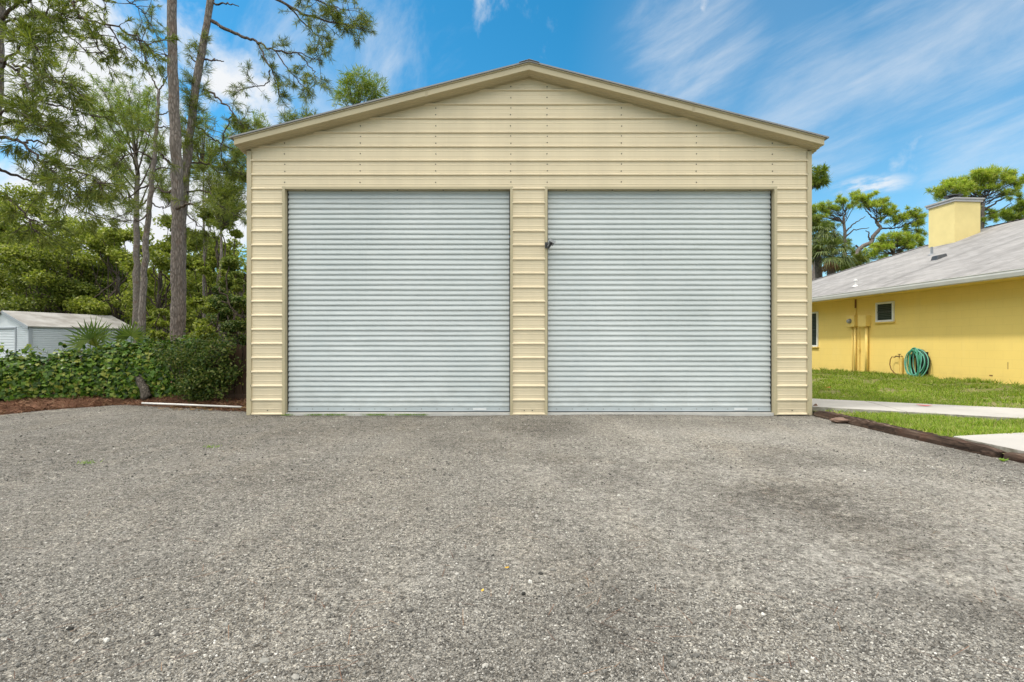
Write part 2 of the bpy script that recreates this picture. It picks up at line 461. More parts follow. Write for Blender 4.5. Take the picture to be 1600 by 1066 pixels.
def make_world():
    w = bpy.data.worlds.new('World'); SC.world = w; w.use_nodes = True
    w.cycles.sampling_method = 'MANUAL'; w.cycles.sample_map_resolution = 1024
    t = w.node_tree; n = t.nodes; l = t.links
    bg = n['Background']; bg.inputs['Strength'].default_value = .12

    def node(typ, **kw):
        o = n.new(typ)
        for k, v in kw.items():
            if k.startswith('i_'):
                key = int(k[2:]) if k[2:].isdigit() else k[2:].replace('_', ' ')
                if isinstance(v, bpy.types.NodeSocket): l.new(v, o.inputs[key])
                else: o.inputs[key].default_value = v
            else: setattr(o, k, v)
        return o

    def mth(op, a, b=0.0, c=0.0): return node('ShaderNodeMath', operation=op, i_0=a, i_1=b, i_2=c).outputs[0]

    def mr(v, a, b, c=0.0, d=1.0, smooth=True):
        return node('ShaderNodeMapRange', interpolation_type='SMOOTHSTEP' if smooth else 'LINEAR', i_0=v, i_1=a, i_2=b, i_3=c, i_4=d).outputs[0]
    sky = node('ShaderNodeTexSky', sky_type='NISHITA'); sky.sun_disc = False
    sky.sun_elevation = math.asin(SUN.z); sky.sun_rotation = math.atan2(SUN.x, SUN.y)
    sky.altitude = 0; sky.air_density = 1.0; sky.dust_density = .6; sky.ozone_density = 2.2
    hs = node('ShaderNodeHueSaturation', i_Hue=.482, i_Saturation=SKYSAT, i_Value=SKYVAL, i_Color=sky.outputs[0]).outputs[0]
    D = node('ShaderNodeTexCoord').outputs['Generated']

    def dot(v): return node('ShaderNodeVectorMath', operation='DOT_PRODUCT', i_0=D, i_1=tuple(v)).outputs['Value']

    def dirpx(px, py): return Vector(((px - 800) / F, 1, -(py - HZ) / F)).normalized()

    def noise(vec, scale, det=8, rough=.6, dist=0.0):
        return node('ShaderNodeTexNoise', i_Vector=vec, i_Scale=scale, i_Detail=det, i_Roughness=rough, i_Distortion=dist).outputs['Fac']

    def blob(px, py, rad):   # soft mask round a direction, rad in degrees
        d = dot(dirpx(px, py)); return mr(d, math.cos(math.radians(rad)), math.cos(math.radians(rad * .15)))

    def mapped(px, py, ang, su, sv):
        c = dirpx(px, py); r = Vector((c.y, -c.x, 0)).normalized(); u = r.cross(c)
        a = math.radians(ang); e1 = r * math.cos(a) + u * math.sin(a); e2 = -r * math.sin(a) + u * math.cos(a)
        return node('ShaderNodeCombineXYZ', i_0=mth('MULTIPLY', dot(e1), su), i_1=mth('MULTIPLY', dot(e2), sv), i_2=mth('MULTIPLY', dot(c), 1.0)).outputs[0]
    # puffy clouds, upper left
    n1 = noise(D, 5.5, 9, .58, .3)
    cov = mth('MAXIMUM', mth('MAXIMUM', blob(200, 135, 11), blob(370, 190, 8)), mth('MAXIMUM', blob(60, 300, 15), blob(360, 320, 6)))
    cum = mr(mth('ADD', n1, mth('MULTIPLY', cov, .25)), .60, .78)
    # veil streaming away from it over the roof
    n2 = noise(mapped(560, 90, 55, 1.6, 3.0), 2.6, 9, .66, .4)
    veil = mth('MULTIPLY', mr(mth('ADD', n2, mth('MULTIPLY', blob(530, 110, 12), .36)), .60, 1.10), .60)
    # streaky high cloud on the right
    n3 = noise(mapped(1300, 110, 17, 1.2, 4.2), 2.4, 10, .64, .35)
    cvr = mth('MAXIMUM', mth('MAXIMUM', blob(1090, 70, 9), blob(1290, 160, 10)), mth('MAXIMUM', blob(1480, 70, 11), blob(1570, 235, 9)))
    cir = mth('MULTIPLY', mr(mth('ADD', n3, mth('MULTIPLY', cvr, .28)), .56, 1.12), .60)
    mp = mapped(1362, 289, -3, 14.0, 46.0)
    sx = node('ShaderNodeSeparateXYZ', i_0=mp)
    rr = mth('SQRT', mth('ADD', mth('POWER', mth('ABSOLUTE', sx.outputs[0]), 2.0), mth('POWER', mth('ABSOLUTE', sx.outputs[1]), 2.0)))
    sm = mth('MULTIPLY', mth('MULTIPLY', mr(rr, 1.0, .1), mr(noise(mapped(1362, 289, 4, 9, 26), 2.5, 7, .6), .34, .62)), mth('MULTIPLY', mr(dot(dirpx(1362, 289)), .8, .9), .8))
    # added fill light: bright unseen cloud overhead and behind the camera, broken by noise
    n4 = noise(D, 3.0, 7, .58)
    sep = node('ShaderNodeSeparateXYZ', i_0=D)
    back = mth('MAXIMUM', mth('MULTIPLY', mr(sep.outputs[1], .35, -.25), mr(sep.outputs[2], .02, .5)), mr(sep.outputs[2], .60, .82))
    fill_mask = mth('MULTIPLY', mr(mth('ADD', n4, mth('MULTIPLY', back, .25)), .50, .72), back)
    f = mth('MAXIMUM', mth('MAXIMUM', cum, veil), mth('MAXIMUM', cir, sm))
    hz = mth('MULTIPLY', mth('MAXIMUM', blob(1560, 230, 24), blob(1150, 90, 16)), .10)
    f = mth('MINIMUM', mth('ADD', f, hz), 1.0)
    f = mth('MULTIPLY', f, mr(sep.outputs[2], -.02, .05))
    mix = node('ShaderNodeMix', data_type='RGBA'); l.new(f, mix.inputs[0]); l.new(hs, mix.inputs[6]); mix.inputs[7].default_value = CLOUD
    mix2 = node('ShaderNodeMix', data_type='RGBA'); l.new(fill_mask, mix2.inputs[0]); l.new(mix.outputs[2], mix2.inputs[6]); mix2.inputs[7].default_value = FILLCLOUD
    l.new(mix2.outputs[2], bg.inputs['Color'])


SKYSAT, SKYVAL = 1.42, 1.58
CLOUD = (7.6, 7.8, 8.0, 1)
FILLCLOUD = (23, 22, 20.6, 1)  # brightness of the unseen cloud added to light the garage front
make_world()
SC.view_settings.view_transform = 'Standard'; SC.view_settings.look = 'None'; SC.view_settings.gamma = 1
SC.view_settings.exposure = 0.0
SC.cycles.max_bounces = 6; SC.cycles.diffuse_bounces = 3; SC.cycles.glossy_bounces = 2; SC.cycles.transmission_bounces = 4
SC.cycles.use_adaptive_sampling = True; SC.cycles.use_denoising = True; SC.cycles.denoising_input_passes = 'RGB_ALBEDO_NORMAL'
SC.cycles.sample_clamp_indirect = 8


# ------------------------------------------------------------------ ground
def gz(x, y):
    return .012 * np.sin(x * .9 + .4) * np.cos(y * .7) + .018 * (fbm(x * .8, y * .8, 3) - .5) - .004


def gauss(x, y, cx, cy, sx, sy, a=0):
    dx = x - cx; dy = y - cy; c, s = math.cos(a), math.sin(a)
    u = dx * c + dy * s; v = -dx * s + dy * c
    return np.exp(-(u / sx) ** 2 - (v / sy) ** 2)


def on_ground(px, py, z=0.0):
    Y = F * (EYE - z) / (py - HZ); return ((px - 800) / F * Y, Y)


def dust_dark(x, y):
    n = fbm(x * .55, y * .55, 11, 5); n2 = fbm(x * 1.6 + 7, y * 1.6, 23, 4)
    d = np.clip((n - .50) * 3.2 + (n2 - .5) * 1.4 + .10 + .10 * np.clip(x, -3, 3), 0, 1)
    for (px, py, sx, sy, w) in ((1160, 905, .35, .12, .9), (1060, 890, .30, .10, .7), (1420, 905, .35, .12, .9), (1240, 700, 1.1, .8, .6),
                                (1000, 705, 1.0, .9, .6), (1010, 800, .5, .5, .6), (660, 900, .3, .3, .4), (830, 1000, .2, .25, .45), (650, 1040, .10, .12, .8), (1100, 770, .8, .3, .45), (120, 860, .5, .25, .5), (880, 880, .5, .3, .4)):
        X, Y = on_ground(px, py); d = np.maximum(d, w * gauss(x, y, X, Y, sx, sy) * (.5 + n2))
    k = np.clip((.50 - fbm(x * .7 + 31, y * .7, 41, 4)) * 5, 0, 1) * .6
    k = np.maximum(k, np.clip(.26 - .11 * x + .12 * (y - 4.5), 0, .8) * (.3 + n2) * (x < 1.5))  # tree shade over the left gravel, painted into the tone
    k = np.maximum(k, .95 * np.exp(-((8.34 - y) / .5) ** 2) * (.35 + n2) * np.clip(1.15 - .14 * x, .5, 1.2) * (x > -4.3))  # contact shade of the garage painted along the wall base
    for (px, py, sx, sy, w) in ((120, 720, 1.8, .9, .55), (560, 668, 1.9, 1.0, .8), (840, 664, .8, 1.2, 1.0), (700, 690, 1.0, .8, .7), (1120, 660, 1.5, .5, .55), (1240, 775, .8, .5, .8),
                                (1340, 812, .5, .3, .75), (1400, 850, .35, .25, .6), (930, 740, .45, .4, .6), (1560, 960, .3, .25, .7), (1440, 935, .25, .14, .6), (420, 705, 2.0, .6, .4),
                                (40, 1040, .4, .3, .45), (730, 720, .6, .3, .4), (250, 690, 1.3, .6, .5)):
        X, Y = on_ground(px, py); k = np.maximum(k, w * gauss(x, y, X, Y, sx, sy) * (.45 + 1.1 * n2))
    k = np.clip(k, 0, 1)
    return np.clip(d * (1 - k * .8), 0, 1), k


def grid_sheet(x0, x1, y0, y1, step, zf, keep=None):
    xs = np.arange(x0, x1 + step * .5, step); ys = np.arange(y0, y1 + step * .5, step)
    X, Y = np.meshgrid(xs, ys); Z = zf(X, Y)
    V = np.stack([X.ravel(), Y.ravel(), Z.ravel()], 1)
    nx = len(xs); ny = len(ys)
    i = np.arange(nx - 1)[None, :] + np.arange(ny - 1)[:, None] * nx
    i = i.ravel(); Fc = np.stack([i, i + 1, i + nx + 1, i + nx], 1)
    if keep is not None:
        c = V[Fc].mean(1); Fc = Fc[keep(c[:, 0], c[:, 1])]
    return V, Fc


EDGE = np.array([(-40, 5.6), (-13, 6.8), (-9.4, 8.0), (-8.5, 8.5), (-8.1, 9.4), (-7.4, 10.0), (-6.7, 9.65), (-6.0, 9.35), (-4.4, 8.75), (-4.3, 8.7), (6, 8.7)])


def gravel_edge(x): return np.interp(x, EDGE[:, 0], EDGE[:, 1]) + .18 * (fbm(np.asarray(x) * 2.2, np.zeros_like(x) + 3.3, 5) - .5) * (np.asarray(x) < -4.4)


def build_ground():
    V = np.array([(-900, -300, -.10), (900, -300, -.10), (900, 1500, -.10), (-900, 1500, -.10)], float)
    struct(np_obj('ground', V, np.array([[0, 1, 2, 3]]), 'soil'), 'brown and green leaf-littered soil under the trees', 'ground')
    # gravel: fine sheet in front of the camera, with its edge feathered into the soil
    def zf(x, y):
        e = gravel_edge(x) - y
        return gz(x, y) - .22 * np.clip((.12 - e) / .3, 0, 1) ** 2 * (x < -4.4)
    V, Fc = grid_sheet(-14, 4.92, -4, 10.5, .05, zf, lambda x, y: (y < gravel_edge(x) + .2) & ~((x > -4.26) & (x < 4.8) & (y > 8.34)))
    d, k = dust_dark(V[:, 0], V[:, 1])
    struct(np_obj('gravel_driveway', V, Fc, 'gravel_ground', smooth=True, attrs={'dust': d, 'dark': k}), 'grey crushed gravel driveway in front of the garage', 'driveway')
    # loose stones
    phi = (1 + 5 ** .5) / 2
    ico = np.array([(-1, phi, 0), (1, phi, 0), (-1, -phi, 0), (1, -phi, 0), (0, -1, phi), (0, 1, phi), (0, -1, -phi), (0, 1, -phi), (phi, 0, -1), (phi, 0, 1), (-phi, 0, -1), (-phi, 0, 1)]) / 1.9
    icf = np.array([(0, 11, 5), (0, 5, 1), (0, 1, 7), (0, 7, 10), (0, 10, 11), (1, 5, 9), (5, 11, 4), (11, 10, 2), (10, 7, 6), (7, 1, 8), (3, 9, 4), (3, 4, 2), (3, 2, 6), (3, 6, 8), (3, 8, 9), (4, 9, 5), (2, 4, 11), (6, 2, 10), (8, 6, 7), (9, 8, 1)])
    octa = np.array([(1, 0, 0), (-1, 0, 0), (0, 1, 0), (0, -1, 0), (0, 0, 1), (0, 0, -1)], float)
    ocf = np.array([(0, 2, 4), (2, 1, 4), (1, 3, 4), (3, 0, 4), (2, 0, 5), (1, 2, 5), (3, 1, 5), (0, 3, 5)])

    def stones(n, ya, yb, base, bf, s0, s1, pw):
        u = rng.random(n); y = 1 / (1 / ya + (1 / yb - 1 / ya) * u)
        x = (rng.random(n) * 2 - 1) * (1.12 * y + .9)
        ok = (x < 4.86) & (y < gravel_edge(x) - .03) & ~((x > -4.3) & (y > 8.28))
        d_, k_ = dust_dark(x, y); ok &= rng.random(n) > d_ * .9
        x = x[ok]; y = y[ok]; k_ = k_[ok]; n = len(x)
        s = s0 + (s1 - s0) * rng.random(n) ** pw
        s = s * np.clip(.75 + .07 * y, 1, 1.35)
        A = rng.normal(size=(n, 3, 3)); q, _ = np.linalg.qr(A)
        B = base[None] * (1 + .35 * (rng.random((n, len(base), 1)) - .5)) * np.stack([np.ones(n), .65 + .35 * rng.random(n), .45 + .4 * rng.random(n)], 1)[:, None, :]
        W = np.einsum('nij,nkj->nki', q, B) * s[:, None, None]
        W[:, :, 2] *= .8
        W += np.stack([x, y, gz(x, y) + s * .15], 1)[:, None, :]
        Fb = (bf[None] + (np.arange(n) * len(base))[:, None, None]).reshape(-1, 3)
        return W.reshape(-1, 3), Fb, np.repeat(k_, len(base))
    a = stones(60000, 1.35, 4.5, ico, icf, .0022, .0068, 2.0)
    b = stones(110000, 1.5, 9.6, octa, ocf, .0022, .0075, 2.0)
    c = stones(1200, 1.5, 9.6, ico, icf, .008, .017, 2.5)
    e = stones(12000, 4.2, 9.9, ico, icf, .005, .012, 2.2)
    V = []; Fc = []; K = []; o = 0
    for (v, f, k) in (a, b, c, e):
        V.append(v); Fc.append(f + o); K.append(k); o += len(v)
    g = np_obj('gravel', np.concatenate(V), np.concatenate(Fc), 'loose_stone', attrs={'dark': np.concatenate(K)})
    tag(g, 'loose grey and white gravel stones strewn over the driveway', 'gravel', kind='stuff')
    n = 420
    y = 1 / (1 / 1.6 + (1 / 9.5 - 1 / 1.6) * rng.random(n)); x = (rng.random(n) * 2 - 1) * (1.05 * y + .4)
    ok = (x < 4.8) & (y < gravel_edge(x) - .05) & ~((x > -4.3) & (y > 8.2)); x = x[ok]; y = y[ok]; n = len(x)
    a = rng.uniform(0, 2 * math.pi, n); L = rng.uniform(.02, .07, n)
    dd = np.stack([np.cos(a) * L, np.sin(a) * L, rng.normal(0, .003, n)], 1); ss = np.stack([-np.sin(a), np.cos(a), np.zeros(n)], 1) * .0011
    cc = np.stack([x, y, gz(x, y) + .009], 1)
    V = np.stack([cc - dd - ss, cc - dd + ss, cc + dd + ss * .5, cc + dd - ss * .5], 1).reshape(-1, 3)
    tag(np_obj('stray_needles', V, np.arange(4 * n).reshape(-1, 4), 'straw'), 'stray brown pine needles lying on the gravel', 'pine needles', kind='stuff')
    # bed of pine straw between gravel and hedge
    def zm(x, y):
        e = y - gravel_edge(x)
        return -.06 + .16 * np.clip(e / .9 + .35, 0, 1) + .05 * np.clip(e - .9, 0, 1) + .05 * (fbm(x * 1.7, y * 1.7, 9) - .5)
    V, Fc = grid_sheet(-14, -4.32, 6.4, 13.5, .12, zm, lambda x, y: (y > gravel_edge(x) - .35))
    struct(np_obj('mulch_bed', V, Fc, 'pine_straw_ground', smooth=True), 'reddish brown bed of pine straw beside the gravel', 'mulch bed')
    n = 16000
    x = rng.uniform(-11, -4.4, n); y = gravel_edge(x) + rng.random(n) ** 1.6 * 2.6 - .22
    a = rng.uniform(0, 2 * math.pi, n); L = rng.uniform(.05, .13, n); z = zm(x, y) + rng.uniform(.004, .035, n)
    d = np.stack([np.cos(a) * L, np.sin(a) * L, rng.normal(0, .02, n)], 1); s = np.stack([-np.sin(a), np.cos(a), np.zeros(n)], 1) * .004
    c = np.stack([x, y, z], 1)
    V = np.stack([c - d - s, c - d + s, c + d + s, c + d - s], 1).reshape(-1, 3)
    tag(np_obj('pine_straw', V, np.arange(4 * n).reshape(-1, 4), 'straw'), 'fallen brown pine needles in front of the hedge', 'pine straw', kind='stuff')
    return zm


ZM = build_ground()

# ------------------------------------------------------------------ garage
YW = 8.316
CX = .27
RS = .2547


def roofz(x): return 5.615 - RS * abs(x - CX)


def siding_profile(z0, z1):
    pts = [z0, z1]; per = .2286; off = .02
    prof = []
    k0 = int(math.floor((z0 - off) / per)) - 1; k1 = int(math.ceil((z1 - off) / per)) + 1
    for k in range(k0, k1 + 1):
        zc = off + k * per
        prof += [(zc - .022, 0), (zc - .013, -.026), (zc + .003, -.026), (zc + .024, 0)]
        for q in (1 / 3, 2 / 3):
            zz = zc + per * q; prof += [(zz - .010, 0), (zz - .006, -.0028), (zz + .006, -.0028), (zz + .012, 0)]
    zs = np.array([p[0] for p in prof]); ys = np.array([p[1] for p in prof])
    out = [(z0, float(np.interp(z0, zs, ys)))] + [p for p in prof if z0 < p[0] < z1] + [(z1, float(np.interp(z1, zs, ys)))]
    return out


def build_garage():
    root = empty('garage', (CX, YW + 6, 0), 'tall cream metal two-bay garage with two white roll-up doors', 'garage')
    XL, XR = -4.30, 4.86; DT = 3.666; YB = YW + 12
    mb = MB()

    def strip(z0, z1, xf, mi=0):
        pr = siding_profile(z0, z1)
        vs = []; fs = []
        for (z, yo) in pr:
            a, b = xf(z); vs += [(a, YW + yo, z), (b, YW + yo, z)]
        for i in range(len(pr) - 1): fs.append((2 * i, 2 * i + 1, 2 * i + 3, 2 * i + 2))
        mb.add(vs, fs, mi)
    for (a, b) in ((-4.24, -3.715), (.006, .54), (4.285, 4.80)):
        strip(.0, DT + .03, lambda z, a=a, b=b: (a, b))

    def gable(z):
        h = (5.615 - .11 - z) / RS
        return (max(-4.24, CX - h), min(4.80, CX + h))
    strip(DT + .03, 5.50, gable)
    # screw heads pressed into the sheet
    cols = [(px - 800) / 96.2 for px in (445, 563, 681, 798, 855, 971, 1088, 1207)]

    def screw(x, z):
        vs = []; n = 6; r = .0085
        for k in range(n):
            vs.append((x + r * math.cos(k * math.pi / 3), YW - .009, z + r * math.sin(k * math.pi / 3)))
        for k in range(n):
            vs.append((x + r * 1.25 * math.cos(k * math.pi / 3), YW + .001, z + r * 1.25 * math.sin(k * math.pi / 3)))
        mb.add(vs, [tuple(range(n - 1, -1, -1))] + [(k, (k + 1) % n, n + (k + 1) % n, n + k) for k in range(n)], 1)
    for x in cols:
        for k in range(16, 25):
            zr = .02 + .2286 * k
            offs = (.055, .165) if k % 2 else (.105,)
            for o_ in offs:
                z = zr + o_
                if z < DT + .06: continue
                g = gable(z + .05)
                if g[0] + .05 < x < g[1] - .05: screw(x + random.uniform(-.004, .004), z + random.uniform(-.006, .006))
    for x in (-3.97, .20, .33, 4.55): screw(x, .075)
    mb.build('front_siding', ['cream_steel', 'screw_dark'], root)
    # other walls
    m2 = MB()
    for X in (XL + .02, XR - .02):
        pr = siding_profile(0, roofz(X) - .14)
        sgn = -1 if X < 0 else 1
        vs = []; fs = []
        for (z, yo) in pr: vs += [(X - sgn * yo, YW + .06, z), (X - sgn * yo, YB, z)]
        for i in range(len(pr) - 1): fs.append((2 * i, 2 * i + 1, 2 * i + 3, 2 * i + 2))
        m2.add(vs, fs)
    m2.add([(XL + .02, YB, 0), (XR - .02, YB, 0), (XR - .02, YB, roofz(XR) - .14), (CX, YB, roofz(CX) - .14), (XL + .02, YB, roofz(XL) - .14)], [(0, 1, 2, 3, 4)])
    m2.build('side_wall', 'cream_steel', root)
    MB().box((XL + .1, YW + .2, -.05), (XR - .1, YB - .1, .012)).build('floor_slab', 'threshold_concrete', root)
    # roof sheets
    r = MB()
    for s in (-1, 1):
        xe = CX + s * 4.715
        a = (CX, roofz(CX)); b = (xe, roofz(xe)); t = .022
        ya, yb = 8.045, YB + .2
        vs = [(a[0], ya, a[1] - t), (b[0], ya, b[1] - t), (b[0], yb, b[1] - t), (a[0], yb, a[1] - t), (a[0], ya, a[1]), (b[0], ya, b[1]), (b[0], yb, b[1]), (a[0], yb, a[1])]
        if s < 0: vs = [vs[i] for i in (1, 0, 3, 2, 5, 4, 7, 6)]
        r.hexa(vs)
    rf = r.build('roof', 'roof_sheet', root)
    rc = MB()
    prof = [(-.16, roofz(CX + .16) + .006), (0, roofz(CX) + .012), (.16, roofz(CX + .16) + .006), (.16, roofz(CX + .16) + .002), (0, roofz(CX) + .004), (-.16, roofz(CX + .16) + .002)]
    vs = [(CX + x, y, z) for y in (8.03, YB + .2) for x, z in prof]
    rc.add(vs, [(0, 1, 4, 5), (1, 2, 3, 4)] + [(i, (i + 1) % 6, 6 + (i + 1) % 6, 6 + i) for i in range(6)] + [(11, 10, 7, 6), (10, 9, 8, 7)])
    rc.build('ridge_cap', 'roof_sheet', rf)
    # rake trims: drip lip, face, soffit channel
    for s in (-1, 1):
        xe = CX + s * 4.66
        sec = [(8.062, -.037), (8.062, -.050), (8.082, -.056), (8.082, -.140), (8.105, -.147), (8.150, -.141), (8.20, -.141), (8.21, -.152), (YW - .028, -.152), (YW - .028, -.165), (YW + .03, -.165), (YW + .03, -.10), (8.10, -.037)]
        k = len(sec)
        vs = [(X, y, roofz(X) + n + .012) for X in (CX, xe) for (y, n) in sec]
        fs = [(i, (i + 1) % k, k + (i + 1) % k, k + i) for i in range(k)] + [tuple(range(k - 1, -1, -1)), tuple(range(k, 2 * k))]
        rk = MB().add(vs, fs)
        rk.build('rake_trim', 'trim_steel', root)
        # joint lap in the trim half-way
        X = CX + s * (1.62 if s < 0 else 2.6); q = MB()
        q.hexa([(X - .02, 8.078, roofz(X - .02) - .141), (X + .02, 8.078, roofz(X + .02) - .141), (X + .02, 8.084, roofz(X + .02) - .141), (X - .02, 8.084, roofz(X - .02) - .141),
                (X - .02, 8.078, roofz(X - .02) - .058), (X + .02, 8.078, roofz(X + .02) - .058), (X + .02, 8.084, roofz(X + .02) - .058), (X - .02, 8.084, roofz(X - .02) - .058)])
        q.build('trim_joint', 'soffit_steel', root)
    # eave trims
    for s in (-1, 1):
        xw = XL if s < 0 else XR; xe = CX + s * 4.66
        MB().box((min(xw, xe), YW + .04, roofz(xe) - .16), (max(xw, xe), YB + .1, roofz(xe) - .045)).build('eave_trim', 'trim_steel', root)
    # corner trims with a lap joint
    for (a, b) in ((XL, -4.222), (4.784, XR)):
        zt = roofz(a if a < 0 else b) - .166
        c = MB().box((a, YW - .026, 0), (b, YW + .075, .62)).box((a + .002, YW - .023, .62), (b - .002, YW + .075, zt))
        for k in range(1, 18): c.box((b - .012 if a < 0 else a + .004, YW - .031, .02 + .2286 * k - .005), (b - .004 if a < 0 else a + .012, YW - .0225, .02 + .2286 * k + .005), 1)
        c.build('corner_trim', ['trim_steel', 'screw_dark'], root)
    # door openings
    for (a, b, lab) in ((-3.68, -.031, -.53), (.577, 4.252, 3.75)):
        tr = MB(); d0 = YW - .024; d1 = YW + .15
        for (u, v) in ((a - .048, a), (b, b + .048)):
            tr.box((u, d0, 0), (v, YW + .004, .36)).box((u + .0015, d0 + .002, .36), (v - .0015, YW + .004, DT + .04))
        tr.box((a - .004, YW + .004, 0), (a, d1, DT + .03)); tr.box((b, YW + .004, 0), (b + .004, d1, DT + .03))
        tr.box((a + .0, d0, DT), (b, YW + .004, DT + .036)); tr.box((a, YW + .004, DT + .001), (b, d1 + .05, DT + .006))
        for k in range(5): tr.box((a + .3 + k * .75, YW + .03, DT - .008), (a + .318 + k * .75, YW + .048, DT + .002), 1)
        tr.build('door_frame', ['trim_steel', 'screw_dark'], root)
        # curtain
        yd = YW + .10; per = .0834; prof = []
        z = .115; nS = int((DT + .02 - z) / per) + 1
        shape = [(0, .003), (.06, -.008), (.14, -.015), (.26, -.018), (.42, -.0165), (.58, -.011), (.76, -.004), (.92, .002)]
        tilt = [(random.gauss(0, .0016), random.gauss(0, .0016), random.gauss(0, .0012)) for _ in range(nS)]
        for k in range(nS):
            for (q, yy) in shape: prof.append((z + (k + q) * per, yd + yy, k))
        prof = [p_ for p_ in prof if p_[0] < DT + .06]
        nx = 8; vs = []
        for (zz, yy, ks) in prof:
            for i in range(nx + 1):
                u = i / nx
                vs.append((a + .006 + (b - a - .012) * u, yy + .005 * math.sin(math.pi * u) * math.sin(zz * 1.7) + tilt[ks][1] * math.sin(5 * u + ks), zz + tilt[ks][0] * (u - .5) * 2 + tilt[ks][2] * math.sin(9 * u + ks * 1.7)))
        fs = [(j * (nx + 1) + i, j * (nx + 1) + i + 1, (j + 1) * (nx + 1) + i + 1, (j + 1) * (nx + 1) + i) for j in range(len(prof) - 1) for i in range(nx)]
        dr = MB().add(vs, fs).build('roller_door', 'door_steel', root, smooth=False)
        bar = MB().box((a + .006, yd - .02, .052), (b - .006, yd + .012, .118)).box((a + .006, yd - .034, .052), (b - .006, yd - .02, .060))
        for k in range(14): bar.box((a + .15 + k * .255, yd - .024, .082), (a + .162 + k * .255, yd - .018, .094), 1)
        bar.build('bottom_bar', ['door_bar', 'screw_dark'], dr)
        MB().box((a + .006, yd - .012, .034), (b - .006, yd + .01, .052)).build('rubber_seal', 'rubber_dark', dr)
        MB().box((lab - .11, yd - .030, .066), (lab + .11, yd - .0205, .104)).build('handle_plate', 'white_label', dr, bevel=.003)
        for (u, v) in ((a + .004, a + .012), (b - .012, b - .004)): MB().box((u, yd - .03, .03), (v, yd + .03, DT)).build('guide_rail', 'rubber_dark', dr)
        MB().box((a, YW - .004, -.02), (b, YW + .2, .034)).build('threshold', 'threshold_concrete', root, bevel=.004)
    return root


build_garage()


def build_camera_light():
    root = empty('security_camera', (.62, YW - .05, 2.72), 'small dark grey security camera beside the right roll-up door', 'security camera')
    MB().box((.533, YW - .045, 2.70), (.585, YW - .026, 2.80)).build('base_plate', 'dark_metal', root, bevel=.004)
    MB().tube([(.56, YW - .045, 2.75), (.585, YW - .10, 2.765), (.62, YW - .13, 2.755)], .013, 8).build('arm', 'dark_metal', root, smooth=True)
    R = Matrix.Rotation(math.radians(28), 3, 'Y') @ Matrix.Rotation(math.radians(24), 3, 'X'); c = Vector((.635, YW - .15, 2.775))

    def fr(x, y, z): return c + R @ Vector((x, y, z))
    MB().box((-.045, -.09, -.028), (.045, .07, .020), fr=fr).build('body', 'grey_metal', root, bevel=.006)
    MB().box((-.055, -.125, .023), (.055, .05, .031), fr=fr).build('sun_hood', 'grey_metal', root, bevel=.003)
    MB().tube([fr(0, -.088, -.004), fr(0, -.102, -.004)], .022, 12).build('lens', 'lens_glass', root)
    MB().tube([fr(-.01, 0, -.03), fr(-.015, -.02, -.075), fr(-.01, -.05, -.09)], [.026, .028, .022], 10).build('motion_sensor', 'dark_metal', root, smooth=True)


build_camera_light()

# ------------------------------------------------------------------ yellow house
AX = Vector((-.0773, .997, 0)); BX = Vector((.997, .0773, 0)); HO = Vector((11.145, 14, 0))


def H(u, v, z): return HO + AX * u + BX * v + Vector((0, 0, z))


def wall_u(px): return ((12.23 / ((px - 800) / F + .0775)) - 14) / .997


def wall_z(px, py): return EYE - (py - HZ) / F * (12.23 / ((px - 800) / F + .0775))


